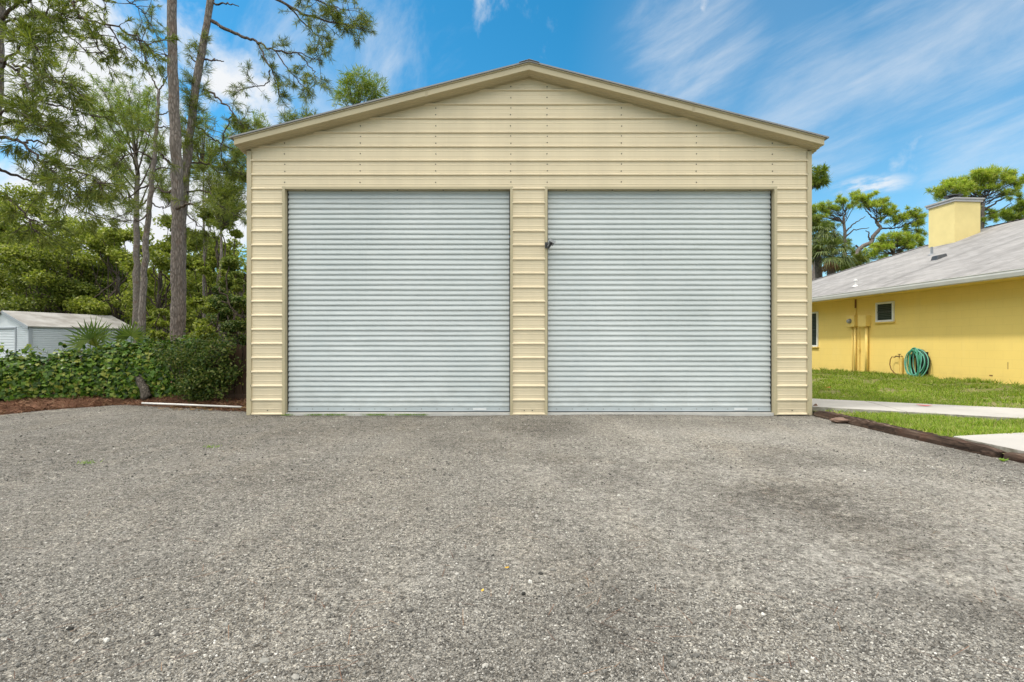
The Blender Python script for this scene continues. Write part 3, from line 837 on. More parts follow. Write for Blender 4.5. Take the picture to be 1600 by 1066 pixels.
def build_house():
    root = empty('house', H(1, 6, 0), 'yellow stucco house with grey shingle hip roof and chimney', 'house')
    U0, U1, V1 = -9.0, 9.7, 11.9
    w = MB()
    w.box((U0, 0, -.05), (U1, V1, 2.60), fr=H)
    w.build('wall', 'yellow_stucco', root)
    e = .73; ez = 2.745; sl_ = .38
    ua, ub, va, vb = U0 - e, U1 + e, -e, V1 + e; hw = (vb - va) / 2; rz = ez + sl_ * hw
    r = MB()
    top = [H(ua, va, ez), H(ub, va, ez), H(ub, vb, ez), H(ua, vb, ez), H(ua + hw, va + hw, rz), H(ub - hw, va + hw, rz)]
    bot = [p - Vector((0, 0, .03)) for p in top[:4]]
    r.add(top + bot, [(1, 0, 4, 5), (2, 1, 5), (3, 2, 5, 4), (0, 3, 4), (0, 1, 7, 6), (1, 2, 8, 7), (2, 3, 9, 8), (3, 0, 6, 9)])
    rf = r.build('roof', 'shingles', root)
    # hip and ridge shingles
    for (p, q) in ((top[1], top[5]), (top[5], top[4])):
        d = (q - p).normalized(); n = int((q - p).length / .22); hcap = MB()
        side = d.cross(Vector((0, 0, 1))).normalized() * .11
        for k in range(n):
            a = p + d * (k * .22); b = a + d * .25; upz = Vector((0, 0, .03)); dn = Vector((0, 0, -.012))
            hcap.add([a - side + dn, a + upz * .6, a + side + dn, b - side + dn + upz * .5, b + upz * 1.2, b + side + dn + upz * .5], [(0, 1, 4, 3), (1, 2, 5, 4), (3, 4, 5)])
        hcap.build('hip_cap', 'shingles', rf)
    # low cricket roof behind the chimney
    ck = MB(); u1, u2 = -3.5, 1.2; vm = 3.4
    def rz_at(v): return ez + sl_ * (v + e)
    s_ = MB().box((ua, va - .001 + .02, 2.585), (ub, .0, 2.60), fr=H)
    s_.build('soffit', 'yellow_paint', root)
    MB().box((ua, .0, 2.585), (U0, vb, 2.60), fr=H).build('soffit', 'yellow_paint', root)
    # fascia + gutter along the visible side
    f = MB().box((ua, va - .02, 2.57), (ub, va, 2.715), fr=H); f.build('fascia', 'white_paint', root)
    g = MB(); pr = [(va - .022, 2.58), (va - .10, 2.58), (va - .125, 2.66), (va - .12, 2.70), (va - .135, 2.715), (va - .128, 2.722), (va - .11, 2.706), (va - .092, 2.60), (va - .03, 2.60)]
    vs = [H(u, v, z) for u in (ua, ub) for (v, z) in pr]; k = len(pr)
    g.add(vs, [(i, (i + 1) % k, k + (i + 1) % k, k + i) for i in range(k)] + [tuple(range(k)), tuple(range(2 * k - 1, k - 1, -1))])
    g.build('gutter', 'gutter_white', root)
    MB().box((ub, va, 2.57), (ub + .02, vb, 2.715), fr=H).build('fascia', 'white_paint', root)
    # chimney
    cu, cv = 3.16, 4.22
    ch = MB().box((cu, cv, 3.9), (cu + 1.0, cv + .95, 6.02), fr=H).build('chimney', 'chimney_stucco', root)
    MB().box((cu - .05, cv - .05, 6.02), (cu + 1.05, cv + 1.0, 6.10), fr=H).box((cu - .08, cv - .08, 6.10), (cu + 1.08, cv + 1.03, 6.15), fr=H).build('chimney_cap', 'cap_metal', ch)
    fl = MB(); c = H(cu + .5, cv + .45, 6.15)
    fl.tube([c, c + Vector((0, 0, .16))], .15, 14); fl.tube([c + Vector((0, 0, .19)), c + Vector((0, 0, .215)), c + Vector((0, 0, .27))], [.27, .27, .05], 16)
    for k in range(4): fl.box((cu + .5 + .12 * math.cos(k * 1.57) - .01, cv + .45 + .12 * math.sin(k * 1.57) - .01, 6.30), (cu + .5 + .12 * math.cos(k * 1.57) + .01, cv + .45 + .12 * math.sin(k * 1.57) + .01, 6.36), fr=H)
    fl.build('flue', 'dark_metal', ch, smooth=False)
    # windows
    for (u0, u1, z0, z1) in ((wall_u(1398), wall_u(1370), wall_z(1384, 503), wall_z(1384, 472)), (wall_u(1279), wall_u(1279) + 1.0, 1.06, 2.30)):
        fw = .055; fm = MB()
        fm.box((u0, -.05, z0), (u1, .01, z0 + fw), fr=H).box((u0, -.05, z1 - fw), (u1, .01, z1), fr=H).box((u0, -.048, z0 + fw), (u0 + fw, .01, z1 - fw), fr=H).box((u1 - fw, -.048, z0 + fw), (u1, .01, z1 - fw), fr=H)
        zm = (z0 + z1) / 2
        fm.box((u0 + fw, -.03, zm - .012), (u1 - fw, .01, zm + .012), 1, fr=H)
        wn = fm.build('window', ['frame_white', 'dark_metal'], root, bevel=.004)
        MB().box((u0 + fw, -.014, z0 + fw), (u1 - fw, -.006, z1 - fw), fr=H).build('pane', 'window_glass', wn)
        bl = MB(); n = int((z1 - z0 - 2 * fw) / .05)
        for k in range(n): bl.box((u0 + fw, -.018, z0 + fw + k * .05 + .012), (u1 - fw, -.015, z0 + fw + k * .05 + .034), fr=H)
        bl.build('louvre', 'blind', wn)
        MB().box((u0 - .03, -.075, z0 - .035), (u1 + .03, .0, z0), fr=H).build('sill', 'yellow_paint', wn)
    # pipes on the roof
    def on_roof(px, py):
        a = (px - 800) / F; b = (HZ - py) / F
        # EYE + bY = ez + sl*(v+e), v from X=aY
        for Y in np.linspace(10, 24, 1401):
            p = Vector((a * Y, Y, 0)) - HO; v = p.dot(BX)
            if EYE + b * Y < ez + sl_ * (v + e): return Vector((a * Y, Y, EYE + b * Y))
    p = on_roof(1337, 447); MB().tube([p - Vector((0, 0, .05)), p + Vector((0, 0, .16))], .035, 8).tube([p + Vector((0, 0, .16)), p + Vector((0, 0, .22))], [.06, .03], 8).tube([p - Vector((0, 0, .03)), p + Vector((0, 0, .03))], [.12, .05], 10).build('vent_pipe', 'white_paint', rf)
    p = on_roof(1456, 398); MB().tube([p - Vector((0, 0, .05)), p + Vector((0, 0, .25))], .035, 8).tube([p - Vector((0, 0, .03)), p + Vector((0, 0, .03))], [.11, .05], 10).build('vent_pipe', 'grey_metal', rf)
    p = on_roof(1467, 404)
    MB().hexa([p + Vector(q) for q in ((-.16, -.14, -.08), (.16, -.14, .02), (.16, .14, .02), (-.16, .14, -.08), (-.12, -.12, .08), (.14, -.12, .14), (.14, .12, .14), (-.12, .12, .08))]).build('roof_vent', 'dark_metal', rf, bevel=.02)
    # paint chips on the wall
    st = MB().box((wall_u(1551), -.004, wall_z(1549, 588)), (wall_u(1546), .001, wall_z(1549, 586)), fr=H)
    st.build('wall_vent', 'rust_brown', root)
    MB().box((wall_u(1575.4), -.004, wall_z(1575, 577)), (wall_u(1574.6), .001, wall_z(1575, 566)), fr=H).build('wall_crack', 'rust_brown', root)
    return on_roof


build_house()


def build_utilities():
    gz_ = .22
    def bx(px0, px1, py0, py1, d):
        um = (px0 + px1) / 2; return (wall_u(px1), -d, wall_z(um, py1)), (wall_u(px0), 0.0, wall_z(um, py0))
    root = empty('electric_meter', H(wall_u(1334), -.1, gz_), 'yellow painted electric meter box with round glass dial', 'meter box')
    a, b = bx(1328, 1341, 493, 511, .14); MB().box(a, b, fr=H).build('cabinet', 'yellow_paint', root, bevel=.01)
    uc = (a[0] + b[0]) / 2; zc = (a[2] + b[2]) / 2 - .0
    MB().tube([H(uc, -.138, zc), H(uc, -.165, zc)], .075, 16).build('meter_ring', 'grey_metal', root)
    MB().tube([H(uc, -.164, zc), H(uc, -.215, zc), H(uc, -.225, zc)], [.062, .060, .04], 16).build('dial', 'cap_metal', root, smooth=True)
    for px, r, top in ((1334, .012, 511), (1338.5, .03, 511)):
        u = wall_u(px); MB().tube([H(u, -.05, .12), H(u, -.05, wall_z(px, top) + .02)], r, 8).build('conduit', 'yellow_paint', root, smooth=True)
    u = wall_u(1338); MB().tube([H(u, -.03, b[2]), H(u, -.03, 2.585)], .018, 8).build('mast_conduit', 'yellow_paint', root)
    MB().tube([H(u, -.03, 2.30), H(u, -.03, 2.575)], .024, 8).build('pipe_sleeve', 'rust_brown', root)
    root = empty('junction_box', H(wall_u(1355), -.1, gz_), 'plain yellow electrical box on a thick pipe', 'electrical box')
    a, b = bx(1349, 1361, 493, 510, .17); MB().box(a, b, fr=H).box((a[0] - .01, a[1] - .012, a[2] - .01), (b[0] + .01, a[1], b[2] + .01), fr=H).build('cabinet', 'yellow_paint', root, bevel=.008)
    u = wall_u(1357); MB().tube([H(u, -.06, .12), H(u, -.06, a[2] + .02)], .045, 10).build('conduit', 'yellow_paint', root, smooth=True)
    u2 = wall_u(1344); MB().tube([H(u2, -.04, .12), H(u2, -.04, wall_z(1344, 508)), H(wall_u(1349), -.05, wall_z(1346, 508))], .014, 8).tube([H(u2, -.04, wall_z(1344, 547)), H(u2, -.04, wall_z(1344, 544))], .03, 8).build('side_pipe', 'yellow_paint', root)
    # garden tap
    u = wall_u(1411.5); zt = wall_z(1411, 557)
    root = empty('garden_tap', H(u, -.06, gz_), 'yellow standpipe tap with a short dark hose beside the coil', 'tap')
    MB().tube([H(u, -.06, .1), H(u, -.06, zt)], .03, 8).tube([H(wall_u(1408), -.05, .1), H(wall_u(1408), -.05, zt - .02)], .018, 8).build('standpipe', 'yellow_paint', root)
    MB().tube([H(u - .03, -.06, zt), H(u + .16, -.10, zt)], .018, 8).tube([H(u + .06, -.07, zt), H(u + .06, -.07, zt + .06)], .01, 6).tube([H(u + .02, -.07, zt + .06), H(u + .10, -.07, zt + .06)], .012, 6).tube([H(u + .16, -.10, zt), H(u + .18, -.11, zt - .04)], .016, 6).build('valve', 'brass', root)
    pts = [(.16, zt - .03), (.27, zt - .02), (.33, zt - .10), (.345, zt - .25), (.30, zt - .38), (.20, zt - .47), (.08, zt - .53), (-.02, zt - .56)]
    MB().tube([H(u + a, -.11, z) for a, z in pts], .012, 8).build('short_hose', 'rust_brown', root, smooth=True)
    # hose coil on its hanger
    uc = wall_u(1437.5); zc = wall_z(1437, 566)
    root = empty('garden_hose', H(uc, -.15, gz_), 'coiled green garden hose hanging on the yellow wall', 'garden hose')
    hb = MB()
    hb.box((uc - .13, -.10, zc + .12), (uc + .13, 0, zc + .16), fr=H)
    for k in range(9):
        a = .30 - .006 * k; pts = []
        for i in range(37):
            t = 2 * math.pi * i / 36
            pts.append(H(uc - .04 + (a + .02 * math.sin(3 * t + k)) * math.cos(t), -.05 - .014 * (k % 4), zc + (.36 + .015 * math.sin(2 * t + k * 2)) * math.sin(t) - .02))
        hb.tube(pts, .014, 6, cap=False)
    hb.box((uc - .26, -.03, zc - .30), (uc + .10, 0, zc + .28), fr=H)
    hb.build('hanger', 'hose_black', root, smooth=False)
    R_ = random.Random(5)
    for mat, cnt in (('hose_green', 4), ('hose_teal', 5)):
        mb = MB()
        for k in range(cnt):
            a = R_.uniform(.10, .36); b = R_.uniform(.32, .42); du = R_.uniform(-.04, .03); ph = R_.uniform(0, 6); tl = R_.uniform(-.6, .6); dep = R_.uniform(-.19, -.12)
            pts = []
            for i in range(41):
                t = 2 * math.pi * i / 40
                x = a * math.cos(t) + .02 * math.sin(2 * t + ph); z = b * math.sin(t) - .02 - max(0, a - .25) * .2
                x += tl * .22 * (z - .3)
                pts.append(H(uc + du + x, dep + .03 * math.sin(t + ph), max(zc + z, gz_ + .04)))
            mb.tube(pts, .0135, 7, cap=False)
        mb.build('hose_loops', mat, root, smooth=True)


build_utilities()


# ------------------------------------------------------------------ lawn side
def lawn_z(x, y):
    x = np.asarray(x, float); y = np.asarray(y, float)
    dw = (12.23 - .0775 * y - x) * .997
    t = np.clip(1 - dw / 4.0, 0, 1); t = t * t * (3 - 2 * t)
    return .055 + .185 * t + .035 * (fbm(x * 1.3, y * 1.3, 77) - .5)


WN = Vector((.52, .854, 0)).normalized()
WK = [(4.90, 8.47), (9.6, 5.55), (11.2, 6.40), (4.90, 10.12)]


def in_walk(x, y, pad=0):
    n0 = 4.9 * WN.x + 8.47 * WN.y; n1 = 4.9 * WN.x + 10.12 * WN.y
    s = x * WN.x + y * WN.y
    return (s > n0 - pad) & (s < n1 + pad)


def in_slab(x, y, pad=0): return (y < 5.83 + .24 * (x - 4.9) + pad) & (x > 4.9)


def build_lawn():
    V, Fc = grid_sheet(4.94, 16, 1, 27, .12, lawn_z, lambda x, y: (x < 12.5 - .0775 * y) | (y > 23))
    struct(np_obj('lawn', V, Fc, 'lawn_soil', smooth=True), 'green lawn sloping up to the yellow house', 'lawn')
    n = 290000
    u = rng.random(n); y = 1 / (1 / 3.4 + (1 / 22 - 1 / 3.4) * u); x = 4.98 + rng.random(n) * 7.6
    dens = fbm(x * 2.0, y * 2.0, 55, 4)
    bare = np.zeros(n)
    for px, py, sx, sy in ((1530, 616, .5, .16), (1300, 611, .6, .25), (1445, 612, .25, .12), (1340, 634, 1.0, .12), (1545, 661, .5, .07), (1400, 652, .3, .06)):
        X, Y = on_ground(px, py, .12); bare = np.maximum(bare, gauss(x, y, X, Y, sx, sy))
    ok = (x < 12.22 - .0775 * y) & ~in_walk(x, y, -.02) & ~in_slab(x, y, -.02) & (x < 1.04 * y + 2.2) & (rng.random(n) < np.clip((dens - .36) * 5, .06, 1)) & (rng.random(n) > bare * .9)
    x = x[ok]; y = y[ok]; n = len(x)
    z = lawn_z(x, y) - .005
    k = 3
    x = np.repeat(x, k) + rng.normal(0, .012, n * k); y = np.repeat(y, k) + rng.normal(0, .012, n * k); z = np.repeat(z, k)
    dw = (12.23 - .0775 * y - x); n = len(x)
    hgt = rng.uniform(.02, .085, n) * (.35 + 1.2 * fbm(x * 1.6, y * 1.6, 91)) * (1 + .5 * (dw < .25))
    a = rng.uniform(0, 2 * math.pi, n); w = .0045 + .0005 * y; lean = rng.uniform(.2, 1.1, n) * hgt; b = rng.uniform(0, 2 * math.pi, n)
    c = np.stack([x, y, z], 1); s = np.stack([np.cos(a), np.sin(a), np.zeros(n)], 1) * w[:, None]
    tip = c + np.stack([np.cos(b) * lean, np.sin(b) * lean, hgt], 1)
    V = np.stack([c - s, c + s, tip], 1).reshape(-1, 3)
    tag(np_obj('grass', V, np.arange(3 * n).reshape(-1, 3), 'grass_blade'), 'short green grass with a few bare sandy spots', 'grass', kind='stuff')
    # walkway in slabs with a joint
    w = MB(); top = .125; th = .14
    A, B, C_, D_ = [Vector((*p, 0)) for p in WK]
    cuts = [0, .235, .62, 1.0]
    for i in range(len(cuts) - 1):
        t0 = cuts[i] + (.0012 if i else 0); t1 = cuts[i + 1] - (.0012 if i < 2 else 0)
        q = [A.lerp(B, t0), A.lerp(B, t1), D_.lerp(C_, t1), D_.lerp(C_, t0)]
        lo = [Vector((p.x, p.y, top - th)) for p in q]; hi = [Vector((p.x, p.y, top)) for p in q]
        o = len(w.v)
        w.add(lo + hi, [(0, 3, 2, 1), (4, 5, 6, 7), (0, 1, 5, 4), (1, 2, 6, 5), (2, 3, 7, 6), (3, 0, 4, 7)])
        for j in (2, 3, 4, 5): w.m[-6 + j] = 1
    wk = w.build('walkway', ['paving', 'paving_edge'], None, bevel=.006)
    struct(wk, 'pale concrete walkway crossing the lawn behind the timbers', 'walkway')
    s = MB()
    q = [(5.04, 2.2), (8.2, 2.2), (8.2, 5.4), (7.0, 5.98), (6.4, 6.17), (5.04, 5.86)]
    k = len(q); s.add([(x, y, -.05) for x, y in q] + [(x, y, .10) for x, y in q], [tuple(range(k, 2 * k))] + [(i, (i + 1) % k, k + (i + 1) % k, k + i) for i in range(k)])
    for i in range(k): s.m[-k + i] = 1
    struct(s.build('concrete_slab', ['paving', 'paving_edge'], None, bevel=.006), 'pale concrete pad behind the timber edging', 'concrete pad')

    def timber(y0, y1, x0, label, dz=0, yaw=0):
        n = 60; R_ = random.Random(int(y0 * 100)); vs = []; fs = []
        sec = [(-.07, -.06), (.07, -.06), (.072, .03), (.06, .088), (.0, .098), (-.055, .09), (-.072, .045)]
        for i in range(n + 1):
            t = i / n
            for (a, b) in sec:
                j = .022 * (R_.random() - .5) if b > 0 else 0
                ed = -.02 * (max(0, .06 - t) / .06 + max(0, t - .94) / .06) if b > .08 else 0
                vs.append((x0 + a + yaw * (t - .5) + j, y0 + (y1 - y0) * t + (R_.random() - .5) * .02 * (i in (0, n)), b + dz + j * .8 + ed))
        k = len(sec)
        fs = [(i * k + j, i * k + (j + 1) % k, (i + 1) * k + (j + 1) % k, (i + 1) * k + j) for i in range(n) for j in range(k)] + [tuple(range(k - 1, -1, -1)), tuple(n * k + j for j in range(k))]
        o = MB().add(vs, fs).build('landscape_timber', 'old_timber', None)
        tag(o, label, 'timber', 'old timbers edging the gravel')
    timber(5.17, 8.24, 4.935, 'long weathered brown timber running from the garage corner')
    timber(2.3, 5.12, 4.965, 'second brown timber cut off at the photo edge', -.012, .03)
    # rock leaning on the timber
    def rock(name, c, s, label, mat, seed):
        R_ = np.random.default_rng(seed); phi = (1 + 5 ** .5) / 2
        me = bpy.data.meshes.new(name); import bmesh
        bm = bmesh.new(); bmesh.ops.create_icosphere(bm, subdivisions=3, radius=1)
        for v in bm.verts:
            n = 1 + .5 * (float(fbm(v.co.x * 1.9 + seed, v.co.y * 1.9 + v.co.z * 1.3, seed)) - .5) * 2
            v.co = Vector((v.co.x * s[0] * n, v.co.y * s[1] * n, v.co.z * s[2] * n)) + Vector(c)
        bm.to_mesh(me); bm.free(); me.materials.append(M[mat]); o = link(name, me); tag(o, label, 'rock'); return o
    X, Y = on_ground(1315, 661); rock('rock', (X - .03, Y + .02, .035), (.15, .09, .045), 'flat reddish brown rock lying against the timber', 'rock_brown', 3)
    X, Y = on_ground(1272, 646); rock('rock', (X + .02, Y - .0, .06), (.05, .06, .09), 'small rust brown lump at the garage corner', 'rock_brown', 8)
    # small red leaves / petals
    def leaf(px, py, zf, size, label, mat, ang=0.5):
        X, Y = on_ground(px, py, zf); mb = MB()
        pts = [(-1, 0), (-.5, .35), (0, .45), (.5, .32), (1, 0), (.5, -.32), (0, -.45), (-.5, -.35)]
        ca, sa = math.cos(ang), math.sin(ang)
        top = [(X + size * (a * ca - b * sa), Y + size * (a * sa + b * ca), zf + .012 + size * .12 * abs(a) ** 2) for a, b in pts]
        bt = [(x, y, z - .003) for x, y, z in top]
        c1 = (X, Y, zf + .012); c2 = (X, Y, zf + .009)
        vs = top + bt + [c1, c2]; fs = [(i, (i + 1) % 8, 16) for i in range(8)] + [(8 + (i + 1) % 8, 8 + i, 17) for i in range(8)] + [(i, 8 + i, 8 + (i + 1) % 8, (i + 1) % 8) for i in range(8)]
        tag(mb.add(vs, fs).build('fallen_leaf', mat, None), label, 'leaf', 'fallen coloured leaves')
    leaf(1293, 606, .12, .09, 'red leaf on the lawn near the garage wall', 'leaf_red', .2)
    leaf(1515, 615.5, .13, .09, 'red leaf on the bare sandy patch of lawn', 'leaf_red', .1)
    leaf(1444, 634.5, .128, .11, 'pink red leaf at the far edge of the walkway', 'leaf_pink', -.5)
    leaf(792, 890, .0, .012, 'bright yellow leaf on the gravel, the farther of two', 'leaf_yellow', .3)
    leaf(754, 926, .0, .012, 'small orange leaf on the gravel, the nearer of two', 'leaf_yellow', 1.3)


build_lawn()


def weeds():
    def patch(name, pts, n, h, w, label, spread):
        V = []
        for (x, y, z) in pts:
            for _ in range(n):
                a = random.uniform(0, 6.28); b = random.uniform(0, 6.28); hh = random.uniform(.4, 1) * h; l = random.uniform(.2, 1) * h
                cx = x + random.gauss(0, spread[0]); cy = y + random.gauss(0, spread[1]); s = (math.cos(a) * w, math.sin(a) * w)
                V += [(cx - s[0], cy - s[1], z), (cx + s[0], cy + s[1], z), (cx + math.cos(b) * l, cy + math.sin(b) * l, z + hh)]
        V = np.array(V); o = np_obj(name, V, np.arange(len(V)).reshape(-1, 3), 'weed_blade'); tag(o, label, 'weeds', kind='stuff')
    pts = []
    for a, b, k in ((447, 452, 3), (483, 540, 14), (575, 603, 9), (622, 645, 7), (652, 662, 4)):
        for i in range(k): px = a + (b - a) * i / max(1, k - 1); pts.append(((px - 800) / 96.2, YW - .03, .0))
    patch('weeds', pts, 26, .035, .004, 'green moss and weeds along the foot of the left door', (.05, .012))
    for px, py, lab in ((136, 724, 'weed tuft in the gravel at the left of the driveway'), (328, 699, 'tiny weed tuft in the gravel before the left wall')):
        X, Y = on_ground(px, py); o_pts = [(X, Y, .0)]
        V = []
        for _ in range(34):
            a = random.uniform(0, 6.28); hh = random.uniform(.01, .035); l = random.uniform(.01, .05); cx = X + random.gauss(0, .04); cy = Y + random.gauss(0, .03)
            V += [(cx - .004, cy, .0), (cx + .004, cy, .0), (cx + math.cos(a) * l, cy + math.sin(a) * l, hh)]
        V = np.array(V); tag(np_obj('weed', V, np.arange(len(V)).reshape(-1, 3), 'weed_blade'), lab, 'weed')
    X, Y = on_ground(1567, 722); V = []
    for k in range(9):
        a = k * .7; l = random.uniform(.03, .06); c = np.array((X, Y, .005)); d = np.array((math.cos(a) * l, math.sin(a) * l, .03)); s = np.array((-math.sin(a), math.cos(a), 0)) * .012
        V += [c, c + d * .6 + s, c + d, c + d * .6 - s]
    V = np.array(V); tag(np_obj('weed', V, np.arange(len(V)).reshape(-1, 4), 'weed_blade'), 'small leafy green weed at the joint of the timbers', 'weed')


weeds()


# ------------------------------------------------------------------ vegetation
def smooth_path(pts, k=6, jit=0.0):
    pts = [Vector(p) for p in pts]
    if len(pts) < 3: pts = [pts[0], pts[0].lerp(pts[-1], .5), pts[-1]]
    ext = [pts[0] * 2 - pts[1]] + pts + [pts[-1] * 2 - pts[-2]]; out = []
    for i in range(1, len(ext) - 2):
        p0, p1, p2, p3 = ext[i - 1:i + 3]
        for j in range(k):
            t = j / k
            out.append(.5 * ((2 * p1) + (p2 - p0) * t + (2 * p0 - 5 * p1 + 4 * p2 - p3) * t * t + (3 * p1 - p0 - 3 * p2 + p3) * t ** 3))
    out.append(pts[-1])
    if jit:
        for i in range(1, len(out) - 1): out[i] = out[i] + Vector((random.gauss(0, jit), random.gauss(0, jit), random.gauss(0, jit)))
    return out


def rv(): return Vector((random.gauss(0, 1), random.gauss(0, 1), random.gauss(0, 1))).normalized()


class Tree:
    """trunk and limbs grown as tubes, needle tufts or leaves gathered into one crown"""

    def __init__(self, base, label, cat, name, group=None):
        self.root = empty(name, base, label, cat, group)
        self.trunkm = MB(); self.limbm = MB(); self.tw = MB()
        self.tc = []; self.td = []; self.tl = []
        self.lv = []; self.lf = []; self.no = 0

    def trunk(self, pts, r0, r1, n=12, k=6, jit=.01, flare=.25):
        p = smooth_path(pts, k, jit); m = len(p)
        rad = [(r0 + (r1 - r0) * i / (m - 1)) * (1 + flare * max(0, 1 - i / (m * .12))) * (1 + .05 * random.gauss(0, 1)) for i in range(m)]
        self.trunkm.tube(p, rad, n); return p

    def tuft(self, p, d, l): self.tc.append(tuple(p)); self.td.append(tuple(d)); self.tl.append(l)

    def twig(self, p, d, L, r=.010, tl=.2, nt=3, up=.25, sides=4, from_t=.45):
        pts = [p]; q = p.copy(); dd = d.normalized(); k = 4
        for i in range(k):
            dd = (dd + rv() * .22 + Vector((0, 0, up * .35))).normalized(); q = q + dd * (L / k); pts.append(q.copy())
        self.tw.tube(pts, [r * (1 - .6 * i / k) for i in range(k + 1)], sides, cap=False)
        for i in range(nt):
            t = from_t + (1 - from_t) * (i + 1) / nt; s = t * k; j = min(int(s), k - 1); a = pts[j].lerp(pts[j + 1], s - j); self.tuft(a, (pts[j + 1] - pts[j]).normalized() + rv() * .25, tl * random.uniform(.75, 1.2))
        return pts

    def limb(self, pts, r0, r1, ntw=20, tl=.2, L=(.35, .9), start=.3, nt=3, up=.25, sides=6, k=6, jit=.02, droop=0, sub=0.0, tr=.010):
        p = smooth_path(pts, k, jit); m = len(p)
        self.limbm.tube(p, [r0 + (r1 - r0) * (i / (m - 1)) ** .8 for i in range(m)], sides)
        for _ in range(ntw):
            s = (start + (1 - start) * random.random() ** .8) * (m - 1); j = min(int(s), m - 2); a = p[j].lerp(p[j + 1], s - j); t = (p[j + 1] - p[j]).normalized()
            d = t * random.uniform(.2, .9) + rv() * .8 + Vector((0, 0, up - droop))
            ll = random.uniform(*L)
            q = self.twig(a, d, ll, tr, tl, nt, up - droop)
            if random.random() < sub:
                for _2 in range(2): self.twig(q[2], (q[3] - q[2]).normalized() + rv() * .8, ll * .6, tr * .7, tl, nt, up - droop)
        return p

    def clump(self, c, rx, ry, rz, n, tl=.2, hub=None, limbs=5, r=.03, shell=.55):
        c = Vector(c); hub = Vector(hub) if hub is not None else c + Vector((0, 0, -rz))
        ends = []
        for _ in range(n):
            d = rv(); q = (shell + (1 - shell) * random.random() ** .5) * random.uniform(.75, 1.08)
            p = c + Vector((d.x * rx, d.y * ry, d.z * rz)) * q
            self.tuft(p, d + Vector((0, 0, .5)), tl * random.uniform(.75, 1.25)); ends.append(p)
        for p in random.sample(ends, min(limbs, len(ends))):
            self.limbm.tube([hub, hub.lerp(p, .5) + rv() * .15 * rx, p], [r, r * .6, r * .25], 5, cap=False)
        for p in random.sample(ends, min(limbs * 2, len(ends))):
            s = c.lerp(hub, random.random() * .6); self.tw.tube([s, s.lerp(p, .5) + rv() * .1 * rx, p], [r * .35, r * .25, r * .12], 4, cap=False)

    def leaves(self, C, size, up=.5, shape=4):
        """C (n,3) leaf centres"""
        n = len(C); nd = unit(n); nd[:, 2] += up; nd /= np.linalg.norm(nd, axis=1, keepdims=True)
        a = np.cross(nd, unit(n)); a /= np.linalg.norm(a, axis=1, keepdims=True) + 1e-9; b = np.cross(nd, a)
        s = size * rng.uniform(.65, 1.3, n)[:, None]
        if shape == 4:
            V = np.stack([C - a * s * .5, C + b * s * .30 + nd * s * .06, C + a * s * .5, C - b * s * .30 + nd * s * .06], 1)
        else:
            V = np.stack([C - a * s * .42, C - a * s * .36 + b * s * .38, C + a * s * .1 + b * s * .40, C + a * s * .58 - nd * s * .1, C + a * s * .1 - b * s * .40, C - a * s * .36 - b * s * .38], 1)
        k = V.shape[1]; self.lv.append(V.reshape(-1, 3)); self.lf.append(np.arange(n * k).reshape(-1, k) + self.no); self.no += n * k

    def needles(self, K, w, spread=.8, droop=.12):
        C = np.array(self.tc); D = np.array(self.td); L = np.array(self.tl); n = len(C)
        D /= np.linalg.norm(D, axis=1, keepdims=True) + 1e-9
        C = np.repeat(C, K, 0); D = np.repeat(D, K, 0); L = np.repeat(L, K); m = n * K
        nd = D * rng.uniform(.15, 1.1, m)[:, None] + unit(m) * spread; nd /= np.linalg.norm(nd, axis=1, keepdims=True)
        base = C + D * (L * rng.uniform(-.55, .12, m))[:, None]
        l = (L * rng.uniform(.6, 1.1, m))[:, None]
        tip = base + nd * l; tip[:, 2] -= droop * l[:, 0] * rng.random(m)
        sd = np.cross(nd, unit(m)); sd /= np.linalg.norm(sd, axis=1, keepdims=True) + 1e-9; sd *= w * .5
        mid = base + nd * l * .45
        V = np.stack([base, mid + sd, tip, mid - sd], 1).reshape(-1, 3)
        return V, np.arange(4 * m).reshape(-1, 4)

    def finish(self, bark='pine_bark', crown='needle_green', K=22, w=.010, spread=.8, droop=.12, limb='twig_bark', crown_label=None):
        tr = None
        if self.trunkm.v: tr = self.trunkm.build('trunk', bark, self.root, smooth=True)
        if self.limbm.v or self.tw.v:
            self.limbm.add(self.tw.v, self.tw.f); self.limbm.build('limbs', limb, self.root, smooth=True)
        if self.tc:
            V, Fc = self.needles(K, w, spread, droop); np_obj('crown', V, Fc, crown, self.root)
        if self.lv:
            np_obj('crown' if not self.tc else 'leaves', np.concatenate(self.lv), np.concatenate(self.lf), crown, self.root)


def PP(lst, Y0): return [P(a[0], a[1], Y0 + (a[2] if len(a) > 2 else 0)) for a in lst]


def ground_pt(px, Y): return ((px - 800) / F * Y, Y, -.08)


